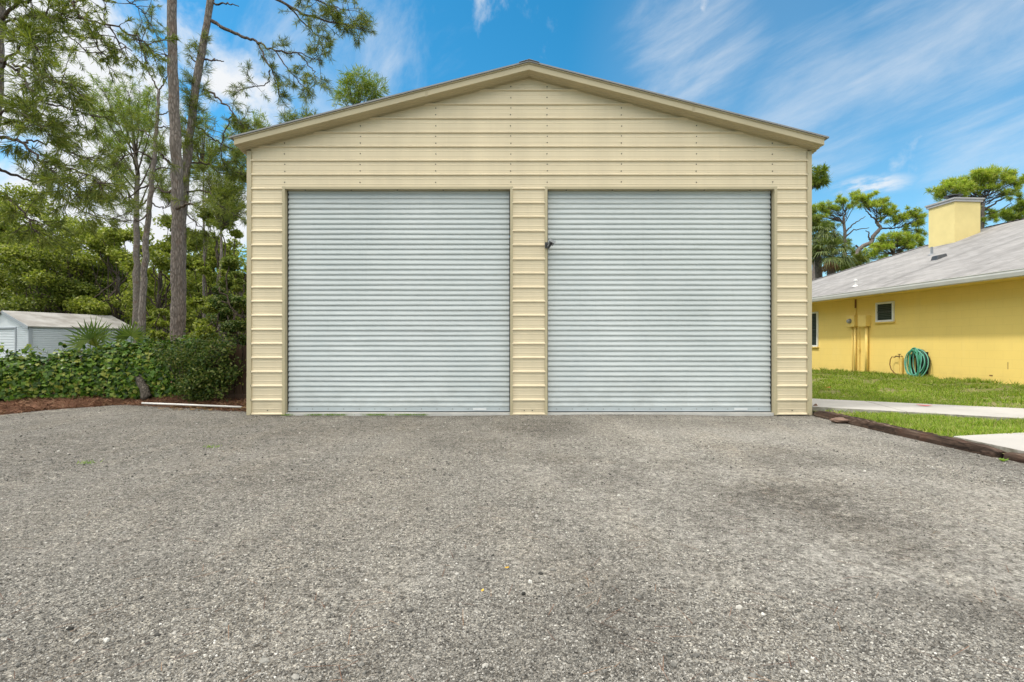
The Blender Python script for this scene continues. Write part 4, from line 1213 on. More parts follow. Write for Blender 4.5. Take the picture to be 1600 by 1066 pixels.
def left_pines():
    G = 'tall pines left of the garage'
    # straight thick pine
    Y = 14.0
    t = Tree(ground_pt(278, Y), 'thick straight pine trunk rising behind the hedge', 'pine tree', 'pine_tree', G)
    t.trunk([ground_pt(279, Y)] + PP([(278, 535), (278, 430), (277, 340), (275, 240), (271, 130), (268, 0), (266, -160), (265, -330)], Y), .185, .09, 16, 6, .012)
    for (pts, n) in (([(268, -60), (230, -110, -.5), (190, -130, -1)], 22), ([(268, -150), (330, -200, .5), (380, -215, .8)], 22), ([(266, -220), (215, -270, .6), (190, -290, 1.2)], 22), ([(266, -300), (290, -350), (300, -390)], 22),
                     ([(266, -260), (330, -300, -1), (350, -310, -1.6)], 20), ([(276, 270), (262, 252, -.3), (250, 240, -.5)], 7), ([(271, 110), (262, 92), (256, 84)], 4), ([(277, 330), (292, 318, -.4), (308, 322, -.7)], 7), ([(277, 300), (258, 300, .2), (240, 290, .4)], 7)):
        t.limb(PP(pts, Y), .05, .012, n, .24, (.25, .7), .35, 3, .2)
    t.finish('pine_bark_pale', 'needle_green', 20, .011)
    # leaning pine with branches reaching over the garage
    Y = 15.2
    t = Tree(ground_pt(281, Y), 'leaning pine whose branches reach over the garage roof', 'pine tree', 'pine_tree', G)
    t.trunk([ground_pt(281, Y)] + PP([(281, 530), (283, 400), (287, 300), (298, 200), (312, 100), (329, 0), (352, -140), (370, -260)], Y), .148, .075, 14, 6, .012)
    B = [([(331, 33), (372, 54, -.3), (400, 64, -.5), (428, 78, -.8), (466, 84, -1.0), (500, 96, -1.2)], .055, 16, .35),
         ([(400, 64, -.5), (419, 99, -.7), (431, 124, -.8), (438, 152, -.9)], .03, 13, .3),
         ([(422, 110, -.7), (418, 130, -.5), (396, 136, -.3), (374, 141, -.2)], .02, 9, .3),
         ([(428, 78, -.8), (452, 110, -1.2), (470, 130, -1.3), (482, 145, -1.4)], .02, 10, .3),
         ([(345, -60), (400, -20, -.4), (448, 8, -.8), (500, 30, -1.2), (540, 38, -1.5), (560, 46, -1.6)], .06, 30, .35),
         ([(448, 8, -.8), (480, 40, -.5), (500, 62, -.3), (505, 80, -.2)], .025, 14, .3),
         ([(400, -20, -.4), (450, -15, -1), (505, 5, -1.4), (545, 16, -1.6)], .04, 24, .3),
         ([(466, 84, -1), (490, 110, -1.2), (492, 128, -1.3)], .018, 7, .3),
         ([(318, 140), (341, 154, -.3), (364, 177, -.6), (390, 212, -.8)], .04, 15, .45),
         ([(364, 177, -.6), (352, 205, -.4), (346, 240, -.2), (352, 262, 0)], .022, 10, .3),
         ([(296, 252), (322, 256, .2), (352, 272, .3), (378, 268, .2)], .035, 16, .35),
         ([(290, 300), (322, 300, -.2), (350, 325, -.4), (376, 340, -.5)], .03, 14, .35),
         ([(300, 190), (330, 215, .5), (360, 232, .9), (384, 236, 1.2)], .03, 15, .35),
         ([(288, 330), (310, 352, .3), (334, 372, .5)], .025, 9, .3)]
    for (pts, r, n, st) in B: t.limb(PP(pts, Y), r, .009, int(n * (1.5 if pts[0][1] > 130 else 1.05)), .18, (.22, .65), st, 3, .05, sub=.5, tr=.008)
    for pts in ([(320, 93), (336, 94, -.2), (350, 96, -.3)], [(334, 5), (356, 6, -.2), (373, 10, -.3)], [(310, 105), (300, 92), (292, 84)]):
        t.limb(PP(pts, Y), .03, .012, 0)
    # shoots growing straight from the upper stem
    for _ in range(105):
        py = random.choice([random.uniform(60, 235), random.uniform(130, 330)]); px = np.interp(py, [0, 100, 200, 300, 400], [329, 312, 298, 287, 283])
        d = Vector((random.gauss(0, 1), random.gauss(-.3, 1), random.uniform(-.2, .7))); t.twig(P(px, py, Y), d, random.uniform(.18, .5), .008, .23, 3, .2)
    for (pts, n) in (([(360, -180), (420, -240), (450, -260)], 24), ([(366, -220), (330, -290), (310, -310)], 24), ([(370, -260), (385, -320), (390, -350)], 24)):
        t.limb(PP(pts, Y), .05, .012, n, .2, (.3, .8), .3)
    t.finish('pine_bark', 'needle_green', 18, .011, .7)
    # slim pine
    Y = 17.5
    t = Tree(ground_pt(222, Y), 'slim pine with a thin curved trunk left of the thick one', 'pine tree', 'pine_tree', G)
    t.trunk([ground_pt(221, Y)] + PP([(221, 530), (224, 450), (228, 380), (231, 345), (236, 290), (243, 225), (247, 170), (248, 140)], Y), .125, .04, 10, 6, .012)
    B = [([(248, 145), (236, 120), (226, 100), (221, 62)], .03, 6), ([(248, 142), (256, 128), (262, 118)], .03, 4), ([(246, 180), (262, 176), (276, 170)], .025, 3),
         ([(240, 250), (218, 238, -.3), (196, 244, -.6), (176, 262, -.8)], .035, 14), ([(238, 268), (258, 262, .3), (275, 268, .6), (292, 290, 1)], .03, 14), ([(236, 288), (214, 298, .4), (190, 318, .7), (172, 322, 1)], .035, 16),
         ([(244, 220), (225, 205, .4), (208, 200, .8)], .025, 13), ([(234, 315), (255, 325, .2), (274, 318, .3)], .03, 12), ([(232, 335), (214, 346, -.3), (192, 340, -.6)], .03, 12), ([(245, 200), (260, 198), (270, 206)], .02, 9)]
    for (pts, r, n) in B: t.limb(PP(pts, Y), r, .01, n, .21, (.3, .8), .35, 3, .2, sub=.3)
    for (pts, n) in (([(222, 70), (214, 60), (208, 66)], 8), ([(221, 66), (232, 40), (240, 44)], 12)): t.limb(PP(pts, Y), .015, .008, n, .22, (.2, .6), .1)
    t.finish('pine_bark', 'needle_green', 20, .012)
    # fan-shaped pine behind
    Y = 26.0
    t = Tree(ground_pt(213, Y), 'fan-crowned pine standing behind the slim pine', 'pine tree', 'pine_tree', G)
    t.trunk([ground_pt(213, Y)] + PP([(213, 530), (214, 430), (214, 340), (213, 260), (206, 195)], Y), .21, .06, 10, 6, .02)
    for (x, y, dy) in ((150, 158, 0), (165, 148, -.8), (182, 145, .6), (200, 142, -.5), (218, 142, .5), (236, 150, -.2), (146, 182, .5), (150, 205, -.6), (168, 186, 1.2), (192, 172, -1.0), (215, 176, .9), (238, 180, -.9), (256, 205, .3), (165, 225, -.9), (248, 240, .6), (178, 240, 1), (258, 265, .8), (164, 262, .4)):
        a = P(213, min(330, y + 95), Y); b = P(x, y, Y + dy * 2)
        t.limb([a, a.lerp(b, .5) + Vector((0, 0, -.25)), b], .05, .015, 24, .32, (.4, 1.1), .4, 3, .35)
    t.finish('pine_bark_pale', 'needle_bright', 13, .022)
    # pine at the left edge with near sweeping boughs
    Y = 10.0
    t = Tree(ground_pt(-2, Y), 'near pine at the left edge of the photo, boughs sweeping down', 'pine tree', 'pine_tree', G)
    t.trunk([ground_pt(-26, Y)] + PP([(-24, 560), (-20, 400), (-14, 250), (-6, 150), (-2, 60), (0, -60), (0, -220), (-4, -380)], Y), .13, .07, 12, 6, .01)
    B = [([(-4, 213), (33, 223, -.2), (66, 253, -.4), (99, 282, -.5), (130, 311, -.6)], .035, 44, .15, .24, -.05),
         ([(33, 223, -.2), (60, 222, .2), (95, 232, .5), (126, 246, .8), (150, 250, 1)], .022, 30, .2, .22, 0),
         ([(66, 253, -.4), (100, 262, -.9), (138, 274, -1.2), (165, 290, -1.4)], .02, 30, .2, .23, 0),
         ([(0, 96), (23, 108, -.3), (49, 141, -.6), (72, 161, -.8), (108, 171, -1.0), (158, 184, -1.2)], .03, 28, .25, .17, .0),
         ([(0, 110), (28, 75, -.8), (48, 70, -1.2), (62, 78, -1.5)], .025, 22, .3, .28, .05),
         ([(20, 100, -.3), (50, 108, -1.0), (80, 124, -1.5), (110, 134, -1.8)], .022, 28, .25, .24, .0),
         ([(2, 30), (30, 5, -.4), (70, -6, -.7), (108, 2, -.9), (131, 31, -1.0), (171, 39, -1.1), (213, 56, -1.2), (232, 72, -1.2)], .035, 34, .2, .13, -.05),
         ([(108, 2, -.9), (140, -2, -.5), (180, -5, 0), (210, 8, .2), (228, 22, .4)], .02, 20, .2, .13, 0),
         ([(131, 31, -1), (150, 60, -1.1), (158, 85, -1), (190, 90, -1)], .014, 16, .2, .12, -.1),
         ([(171, 39, -1.1), (184, 66, -1), (206, 80, -1)], .012, 10, .2, .12, -.1),
         ([(0, 60), (36, 40, .4), (70, 44, .8), (110, 60, 1.2), (138, 80, 1.5)], .025, 30, .2, .16, .05),
         ([(1, 40), (30, 28, -.5), (62, 26, -.8), (96, 34, -1)], .025, 34, .15, .18, .05),
         ([(-2, 150), (34, 158, .5), (70, 180, .8), (96, 204, 1)], .025, 26, .2, .18, .0),
         ([(-4, 262), (36, 279, .4), (82, 296, .7), (131, 332, .9), (190, 345, 1.1)], .03, 26, .25, .19, .0),
         ([(-4, 300), (25, 318, -.3), (50, 350, -.5), (60, 380, -.5)], .025, 22, .3, .22, -.05),
         ([(-4, 180), (20, 172, -.6), (48, 186, -1.0), (66, 206, -1.2)], .025, 30, .2, .25, .0),
         ([(1, 0), (24, -20, -.5), (50, -30, -.8)], .03, 26, .2, .2, .05), ([(0, -100), (60, -150, .4), (120, -140, 1)], .04, 36, .2, .2, .05), ([(0, -250), (70, -290, -.4), (120, -300, -.5)], .04, 36, .2, .2, .05),
         ([(0, -200), (-80, -240, .4), (-140, -230, .5)], .04, 36, .2, .2, .05), ([(0, -20), (-70, -40, -.4), (-130, -20, -.5)], .04, 36, .2, .2, .05), ([(0, 120), (-70, 110, -.4), (-120, 140, -.5)], .04, 30, .2, .2, .05)]
    for (pts, r, n, st, tl, up) in B: t.limb(PP(pts, Y), r, .009, int(n * .78), tl * .88, (.25, .65), st, 2, up, sub=.45, tr=.008)
    t.finish('pine_bark', 'needle_green', 22, .0125, .52, .16)
    # pine tops showing over the garage roof
    def top(name_label, cx, cy, rx, ry, Y, n, mat, tl, K=14, w=.02, bark='pine_bark', subs=5, tr=.2):
        t = Tree(ground_pt(cx, Y), name_label, 'pine tree', 'pine_tree', 'pine tops behind the garage')
        s = Y / F; c = P(cx, cy, Y)
        t.trunk([ground_pt(cx, Y), P(cx, 400, Y), P(cx, cy + ry * .7, Y)], tr, tr * .3, 8, 4, .02)
        for k in range(subs):
            a = k * 2.4 + random.random(); q = .55
            cc = c + Vector((math.cos(a) * rx * s * q, math.sin(a) * rx * s * q, random.uniform(-.5, .6) * ry * s))
            t.clump(cc, rx * s * .55, rx * s * .55, ry * s * .5, int(n * 1.9) // subs, tl, hub=P(cx, cy + ry * .9, Y), limbs=4, r=.03, shell=.3)
        t.finish(bark, mat, K, w, .7, .05)
    top('round pine crown peeking over the left roof slope', 560, 155, 44, 38, 30, 210, 'needle_bright', .40, 12, .03)
    top('airy pine filling the gap between thick pine and garage', 345, 300, 36, 62, 23, 300, 'needle_green', .34, 14, .02, subs=9, tr=.09)
    top('pine spray above the bushes right of the thick trunk', 318, 225, 24, 50, 25, 130, 'needle_bright', .34, 14, .02, subs=7, tr=.08)
    top('small pine top just above the roof edge', 468, 200, 27, 38, 27, 150, 'needle_green', .36, 14, .025)
    top('pine crown behind the roof eave beside the leaning trunk', 392, 232, 36, 66, 27, 230, 'needle_bright', .36, 14, .025)


left_pines()


def oak(px, Y, top, wpx, nclump, nleaf, label, leaf='oak_leaf', size=.24, bottom=470, lean=0, name='oak_tree', group='broadleaf trees behind the shed and hedge', cat='tree', bark='oak_bark', trunk_r=.2):
    t = Tree(ground_pt(px, Y), label, cat, name, group)
    s = Y / F; H0 = P(px, bottom, Y).z; H1 = P(px, top, Y).z; rx = wpx * s
    tp = t.trunk([ground_pt(px, Y), P(px + lean * .3, 520, Y), P(px + lean, (bottom + top) / 2, Y)], trunk_r, trunk_r * .5, 9, 5, .04)
    hub0 = tp[-1]
    cs = []
    for k in range(nclump):
        a = random.uniform(0, 2 * math.pi); q = random.random() ** .5; h = random.random()
        prof = (.55 + .45 * math.sin(math.pi * min(1, h * .9 + .15)))
        c = Vector((hub0.x + math.cos(a) * q * rx * prof, Y + math.sin(a) * q * rx * .8 * prof, H0 + (H1 - H0) * (h * .94)))
        r = rx * random.uniform(.22, .42); cs.append((c, r))
    for (c, r) in cs:
        if random.random() < .75:
            st = tp[random.randint(len(tp) // 3, len(tp) - 1)]
            t.limb([st, st.lerp(c, .5) + rv() * .3 - Vector((0, 0, .2)), c], trunk_r * .32, .015, 0, k=4, jit=.05)
        n = int(nleaf * 2.0) // nclump
        d = unit(n); d[:, 2] *= .62
        C = np.array(c) + d * (r * (rng.random(n) ** .42) * rng.uniform(.7, 1.15, n))[:, None]
        # ragged, broken up into sprays
        nz = fbm(C[:, 0] * 1.5 + C[:, 2], C[:, 1] * 1.5 + C[:, 2] * 1.3, 13)
        C = C[nz > .44]
        t.leaves(C, size * .72, .6)
    t.finish(bark, leaf)


def woods():
    L = ['light green broadleaf tree behind the shed, left of frame', 'dark broadleaf tree over the shed roof', 'yellow-green tree above the far end of the shed', 'dense dark tree between shed and thick pine']
    oak(20, 38, 285, 95, 34, 15000, 'pale green oak rising over the left end of the shed', 'oak_leaf_light', .30, 520)
    oak(110, 34, 330, 85, 34, 15000, 'mid green oak above the middle of the shed roof', 'oak_leaf', .26, 510)
    oak(55, 33, 390, 80, 30, 12000, 'dark low oak just over the shed ridge', 'oak_leaf_dark', .25, 520)
    oak(185, 33, 345, 60, 30, 13000, 'leafy green oak above the right end of the shed', 'oak_leaf_light', .25, 520)
    oak(150, 35, 400, 60, 26, 11000, 'dark bushy oak behind the shed gable end', 'oak_leaf_dark', .22, 530)
    oak(250, 30, 335, 62, 30, 13000, 'green oak seen between the slim and thick pines', 'oak_leaf', .23, 520)
    oak(335, 27, 350, 58, 30, 13000, 'bushy oak between the thick pine and the garage', 'oak_leaf', .20, 530)
    oak(345, 24, 318, 42, 26, 11000, 'tall light oak crown beside the garage eave', 'oak_leaf_light', .18, 520)
    oak(372, 22, 400, 38, 24, 10000, 'dark leafy oak against the garage corner', 'oak_leaf_dark', .16, 560)
    oak(45, 37, 305, 85, 36, 17000, 'full leafy oak above the left end of the shed ridge', 'oak_leaf', .26, 520)
    oak(-70, 36, 270, 90, 30, 10000, 'tall oak mostly out of frame at the left edge', 'oak_leaf', .30, 520)
    oak(300, 40, 380, 110, 34, 12000, 'farthest pale oak closing the gap behind the pines', 'oak_leaf_light', .32, 530)
    # understorey
    def bush(px, Y, top, wpx, n, label, leaf, size):
        oak(px, Y, top, wpx, 16, n, label, leaf, size, 590, name='bush', group='bushes under the trees', cat='bush', trunk_r=.06)
    bush(236, 21, 478, 26, 6000, 'dark bush at the end of the shed by the slim pine', 'oak_leaf_dark', .15)
    bush(255, 18, 470, 30, 7000, 'bright vine-covered bush beside the thick pine', 'oak_leaf_light', .12)
    bush(318, 17, 470, 40, 9000, 'green bush right of the thick pine trunk', 'oak_leaf', .12)
    bush(352, 14, 440, 34, 9000, 'tall dark bush beside the wooden fence', 'shrub_leaf', .10)
    bush(375, 16.5, 430, 24, 7000, 'narrow bush hugging the garage wall', 'oak_leaf_dark', .11)
    bush(362, 10.6, 425, 40, 12000, 'dark bush hanging over the wooden fence', 'shrub_leaf', .075)
    for i, (px, Y, tp, w) in enumerate(((-40, 44, 440, 120), (120, 44, 430, 110), (260, 44, 440, 110), (380, 46, 450, 110))):
        bush(px, Y, tp, w, 7000, ['wide dark thicket far behind the shed, left of frame', 'wide dark thicket far behind the shed roof', 'wide dark thicket far behind the slim pine', 'wide dark thicket far behind the garage'][i], 'oak_leaf_dark', .38)


woods()


def palm_fan(mb, c, axis, up, R, n, span, w, droop=.2):
    """one fan leaf: narrow blades from a point"""
    axis = Vector(axis).normalized(); up = Vector(up); up = (up - axis * up.dot(axis)).normalized(); side = axis.cross(up)
    for i in range(n):
        a = (i / (n - 1) - .5) * span; d = axis * math.cos(a) + side * math.sin(a)
        l = R * (1 - .25 * abs(a) / (span / 2)) * random.uniform(.9, 1.08); nn = up + side * .2 * random.uniform(-1, 1)
        s = d.cross(nn).normalized() * w
        p0 = c; p1 = c + d * l * .5 + up * .04 * l; p2 = c + d * l + Vector((0, 0, -droop * l * random.uniform(.4, 1.2)))
        mb.add([p0 - s * .3, p0 + s * .3, p1 + s, p1 - s, p2], [(0, 1, 2, 3), (3, 2, 4)])


def palmetto(px, py, Y, fans, label):
    base = Vector(ground_pt(px, Y)); root = empty('saw_palmetto', base, label, 'palmetto', 'palmettos behind the hedge')
    st = MB(); lf = MB()
    for (ax, ay, dx, dz, R) in fans:
        c = P(ax, ay, Y + random.uniform(-.2, .2)); st.tube([base, base.lerp(c, .6) + Vector((0, 0, .12)), c], [.016, .012, .008], 5)
        palm_fan(lf, c, (dx, random.uniform(-.3, .1), dz), (0, -1, .35), R, 13, math.radians(random.uniform(150, 220)), .024, .08)
    st.build('stems', 'palmetto_leaf', root); lf.build('fans', 'palmetto_leaf', root)


palmetto(148, 540, 12.2, [(150, 528, .25, .9, .62), (140, 530, -.75, .75, .60), (160, 530, .9, .5, .5), (128, 540, -.95, .3, .5), (150, 542, .2, .6, .5)], 'saw palmetto with spiky fans in front of the shed wall')
palmetto(205, 540, 12.5, [(205, 525, .3, .9, .50), (198, 530, -.7, .7, .46), (214, 530, .9, .5, .48), (220, 540, .95, .2, .4)], 'smaller saw palmetto nearer the slim pine')


def hedge():
    path = [Vector(p) for p in ((-12.6, 7.2, 0), (-10.4, 8.65, 0), (-9.0, 10.0, 0), (-7.6, 10.7, 0), (-6.6, 10.7, 0), (-5.85, 10.6, 0))]
    pp = smooth_path(path, 10); t = Tree((-8.6, 10.2, 0), 'low hedge smothered in dark green vines', 'hedge', 'vine_hedge')
    n = 46000; k = len(pp)
    u = rng.random(n) * (k - 1.001); i = u.astype(int); fr = u - i
    A = np.array([tuple(p) for p in pp]); c = A[i] * (1 - fr[:, None]) + A[i + 1] * fr[:, None]
    T = A[i + 1] - A[i]; T /= np.linalg.norm(T, axis=1, keepdims=True); S = np.stack([T[:, 1], -T[:, 0], np.zeros(n)], 1)
    px = 800 + F * c[:, 0] / c[:, 1]
    topy = np.interp(px, [-200, 0, 90, 150, 200, 250, 300, 345, 380], [565, 560, 556, 549, 546, 534, 540, 553, 575])
    hh = EYE - (topy - HZ) / F * c[:, 1]
    th = rng.random(n) * math.pi * 1.06 - .1
    rad = .72 + .28 * rng.random(n) ** .6
    bul = .8 + .5 * fbm(u * .9, th * 1.7, 31, 3)
    w = .48 * bul
    s = np.cos(th) * rad * w; z = hh * (.02 + .98 * np.clip(np.sin(th), -.05, 1) ** .55 * rad) * (.74 + .48 * fbm(u * 1.3, th * .6, 37, 3))
    z = np.where(th < .25, rng.random(n) * hh * .5, z)
    C = c + S * s[:, None]; C[:, 2] = z + .03
    C += rng.normal(0, .03, C.shape)
    # outward-facing overlapping leaves
    nd = S * np.cos(th)[:, None]; nd[:, 2] += np.clip(np.sin(th), 0, 1) * .9 + .35; nd += rng.normal(0, .42, nd.shape); nd /= np.linalg.norm(nd, axis=1, keepdims=True)
    dn = np.stack([rng.normal(0, .5, n), rng.normal(0, .5, n), -np.ones(n)], 1); a = dn - nd * (dn * nd).sum(1)[:, None]; a /= np.linalg.norm(a, axis=1, keepdims=True); b = np.cross(nd, a)
    sz = (.072 * rng.uniform(.55, 1.25, n))[:, None]
    V = np.stack([C - a * sz * .30, C - a * sz * .42 + b * sz * .42, C + a * sz * .05 + b * sz * .46, C + a * sz * .62 - nd * sz * .12, C + a * sz * .05 - b * sz * .46, C - a * sz * .42 - b * sz * .42], 1)
    t.lv.append(V.reshape(-1, 3)); t.lf.append(np.arange(n * 6).reshape(-1, 6)); t.no = n * 6
    for q in range(90):
        j = random.randint(0, k - 1); p = pp[j] + Vector((random.gauss(0, .15), random.gauss(0, .15), 0)); e = p + Vector((random.gauss(0, .3), random.gauss(0, .3), random.uniform(.5, .95)))
        t.limbm.tube([p, p.lerp(e, .5) + rv() * .08, e], [.014, .010, .005], 5)
    # straggling shoots above the top
    for q in range(60):
        j = random.randint(4, k - 5); p = pp[j] + Vector((random.gauss(0, .15), random.gauss(0, .15), .85)); e = p + Vector((random.gauss(0, .15), random.gauss(0, .15), random.uniform(.15, .32)))
        t.limbm.tube([p, e], [.005, .003], 4); t.no_ = 0
        m = 7; C2 = np.array([tuple(p.lerp(e, x)) for x in np.linspace(.3, 1, m)]) + rng.normal(0, .02, (m, 3)); t.leaves(C2, .08, .4, 6)
    t.finish('oak_bark', 'vine_leaf')
    # shrub at the right end, hanging over the pipe
    t = Tree((P(293, 630, 9.9).x, 9.9, .05), 'dark twiggy shrub at the right end of the hedge', 'shrub', 'shrub')
    b = Vector((P(293, 630, 9.9).x, 9.9, .02)); Cs = []
    for q in range(62):
        e = P(min(374, random.gauss(328, 30)), random.uniform(528, 622), 9.9 + random.uniform(-.45, .5)); m = b.lerp(e, .5) + Vector((0, 0, .18)) + rv() * .06
        t.limbm.tube([b + rv() * .05, m, e], [.013, .008, .004], 5)
        n = 240; f_ = rng.random(n) ** .6; base = np.array(m)[None] * (1 - f_[:, None]) + np.array(e)[None] * f_[:, None]
        Cs.append(base + rng.normal(0, .085, (n, 3)))
    C = np.concatenate(Cs); C = C[C[:, 2] > .05]; t.leaves(C, .055, .5)
    t.finish('oak_bark', 'shrub_leaf')
    # bare leaning stump
    root = MB(); root.tube(smooth_path([P(231, 622, 10.1), P(224, 606, 10.15), P(216, 585, 10.3), P(212, 566, 10.5)], 4, .01), [.10, .09, .085, .08, .078, .075, .072, .07, .07, .068, .066, .065, .06], 10)
    tag(root.build('stump', 'oak_bark', None, smooth=True), 'dark leaning dead stem poking out of the hedge', 'stump')


hedge()


def fence_pipe():
    root = empty('wooden_fence', (-5.1, 9.75, 0), 'dark brown wooden fence between the shrub and garage', 'fence')
    x = -5.75
    for k in range(9):
        w = .135; h = 1.15 + random.uniform(-.03, .03); y = 9.78 + random.uniform(-.006, .006)
        b = MB().add([(x, y, -.03), (x + w, y, -.03), (x + w, y + .02, -.03), (x, y + .02, -.03), (x, y, h - .03), (x + w, y, h - .03), (x + w, y + .02, h - .03), (x, y + .02, h - .03), (x + w / 2, y, h), (x + w / 2, y + .02, h)],
                      [(0, 3, 2, 1), (0, 1, 5, 8, 4), (1, 2, 6, 5), (2, 3, 7, 9, 6), (3, 0, 4, 7), (4, 8, 9, 7), (8, 5, 6, 9)])
        b.build('board', 'fence_wood', root); x += w + random.uniform(.008, .02)
    for z in (.3, .9): MB().box((-5.75, 9.805, z), (-4.4, 9.85, z + .09)).build('rail', 'fence_wood', root)
    MB().box((-5.65, 9.68, -.05), (-4.42, 9.75, .20)).build('kick_board', 'fence_wood', root, bevel=.006)
    a = P(222, 635.3, 9.25); b = P(378, 639.5, 8.92)
    pts = [Vector((a.x, a.y, .085)), Vector(((a.x * .6 + b.x * .4), a.y * .6 + b.y * .4, .075)), Vector((b.x, b.y, .055))]
    o = MB().tube(smooth_path(pts, 5), .017, 10).build('plastic_pipe', 'pvc_white', None, smooth=True); tag(o, 'long white plastic pipe lying on the pine straw', 'pipe')
    # dead twigs and debris by the garage corner
    V = []
    for _ in range(260):
        x = random.uniform(-6.1, -4.45); y = random.uniform(8.78, 9.5); z = max(float(ZM(np.array(x), np.array(y))), 0) + random.uniform(.005, .05); a = random.uniform(0, 6.28); l = random.uniform(.02, .05)
        d = np.array((math.cos(a) * l, math.sin(a) * l, random.uniform(-.01, .02))); s = np.array((-math.sin(a), math.cos(a), .3)) * l * .5; c = np.array((x, y, z)); V += [c - d, c + s, c + d, c - s]
    V = np.array(V); tag(np_obj('leaf_litter', V, np.arange(len(V)).reshape(-1, 4), 'dead_leaf'), 'dead brown leaves scattered around the fence foot', 'leaf litter', kind='stuff')


fence_pipe()


def shed():
    c0 = Vector((-24.5, 26, 0)); a = Vector((1.8, 4.6, 0)).normalized(); b = Vector((-a.y, a.x, 0))   # a along the side, b along the gable

    def S(u, v, z): return c0 + a * u + b * v + Vector((0, 0, z))
    L, W = 5.0, 4.4; ez, rz = 2.06, 2.86
    root = empty('metal_shed', S(L / 2, W / 2, 0), 'pale blue-grey metal shed with roll-up door', 'shed')
    m = MB()
    n = 22
    for i in range(n):   # ribbed side wall
        z0 = i * ez / n; z1 = (i + 1) * ez / n; zm = z1 - .02
        m.add([S(0, 0, z0), S(L, 0, z0), S(L, -.0, zm), S(0, -.0, zm), S(0, -.03, zm + .004), S(L, -.03, zm + .004), S(0, 0, z1), S(L, 0, z1)], [(0, 1, 2, 3), (3, 2, 5, 4), (4, 5, 7, 6)])
        m.add([S(0, W, z0), S(0, 2.95, z0), S(0, 2.95, z1 - .02), S(0, W, z1 - .02), S(-.03, W, zm + .004), S(-.03, 2.95, zm + .004), S(0, W, z1), S(0, 2.95, z1)], [(0, 1, 2, 3), (3, 2, 5, 4), (4, 5, 7, 6)])
        m.add([S(0, 1.15, z0), S(0, 0, z0), S(0, 0, zm), S(0, 1.15, zm), S(-.03, 1.15, zm + .004), S(-.03, 0, zm + .004), S(0, 1.15, z1), S(0, 0, z1)], [(0, 1, 2, 3), (3, 2, 5, 4), (4, 5, 7, 6)])
    m.add([S(0, W, ez), S(0, 0, ez), S(0, W / 2, rz)], [(0, 1, 2)]); m.add([S(L, 0, 0), S(L, W, 0), S(L, W, ez), S(L, W / 2, rz), S(L, 0, ez)], [(0, 1, 2, 3, 4)])
    m.add([S(0, W, 0), S(L, W, 0), S(L, W, ez), S(0, W, ez)], [(0, 1, 2, 3)])
    m.add([S(0, 2.95, 1.98), S(0, 1.15, 1.98), S(0, 1.15, ez), S(0, 2.95, ez)], [(0, 1, 2, 3)])
    m.build('wall', 'shed_wall', root)
    r = MB(); o = .12
    for s in (0, 1):
        ve = -o if s == 0 else W + o; zE = ez - .04
        r.hexa([S(-o, ve, zE), S(L + o, ve, zE), S(L + o, W / 2, rz), S(-o, W / 2, rz), S(-o, ve, zE + .05), S(L + o, ve, zE + .05), S(L + o, W / 2, rz + .05), S(-o, W / 2, rz + .05)])
    r.build('roof', 'shed_roof', root)
    t = MB()
    t.box((-.06, -.06, 0), (.10, .02, ez - .03), fr=S)
    t.hexa([S(-o - .02, -o, ez - .16), S(-o, -o, ez - .16), S(-o, W / 2, rz - .11), S(-o - .02, W / 2, rz - .11), S(-o - .02, -o, ez), S(-o, -o, ez), S(-o, W / 2, rz + .04), S(-o - .02, W / 2, rz + .04)])
    t.build('corner_trim', 'shed_trim', root)
    d = MB(); n = 24
    for i in range(n):
        z0 = i * 1.95 / n; z1 = z0 + 1.95 / n
        d.add([S(.03, 2.9, z0), S(.03, 1.2, z0), S(.0, 1.2, (z0 + z1) / 2), S(.0, 2.9, (z0 + z1) / 2), S(.03, 2.9, z1), S(.03, 1.2, z1)], [(0, 1, 2, 3), (3, 2, 5, 4)])
    dr = d.build('roller_door', 'shed_wall', root)
    MB().box((-.05, 1.12, 0), (.05, 1.2, 2.0), fr=S).box((-.05, 2.9, 0), (.05, 2.98, 2.0), fr=S).box((-.05, 1.12, 1.96), (.05, 2.98, 2.03), fr=S).build('door_frame', 'shed_trim', root)


shed()


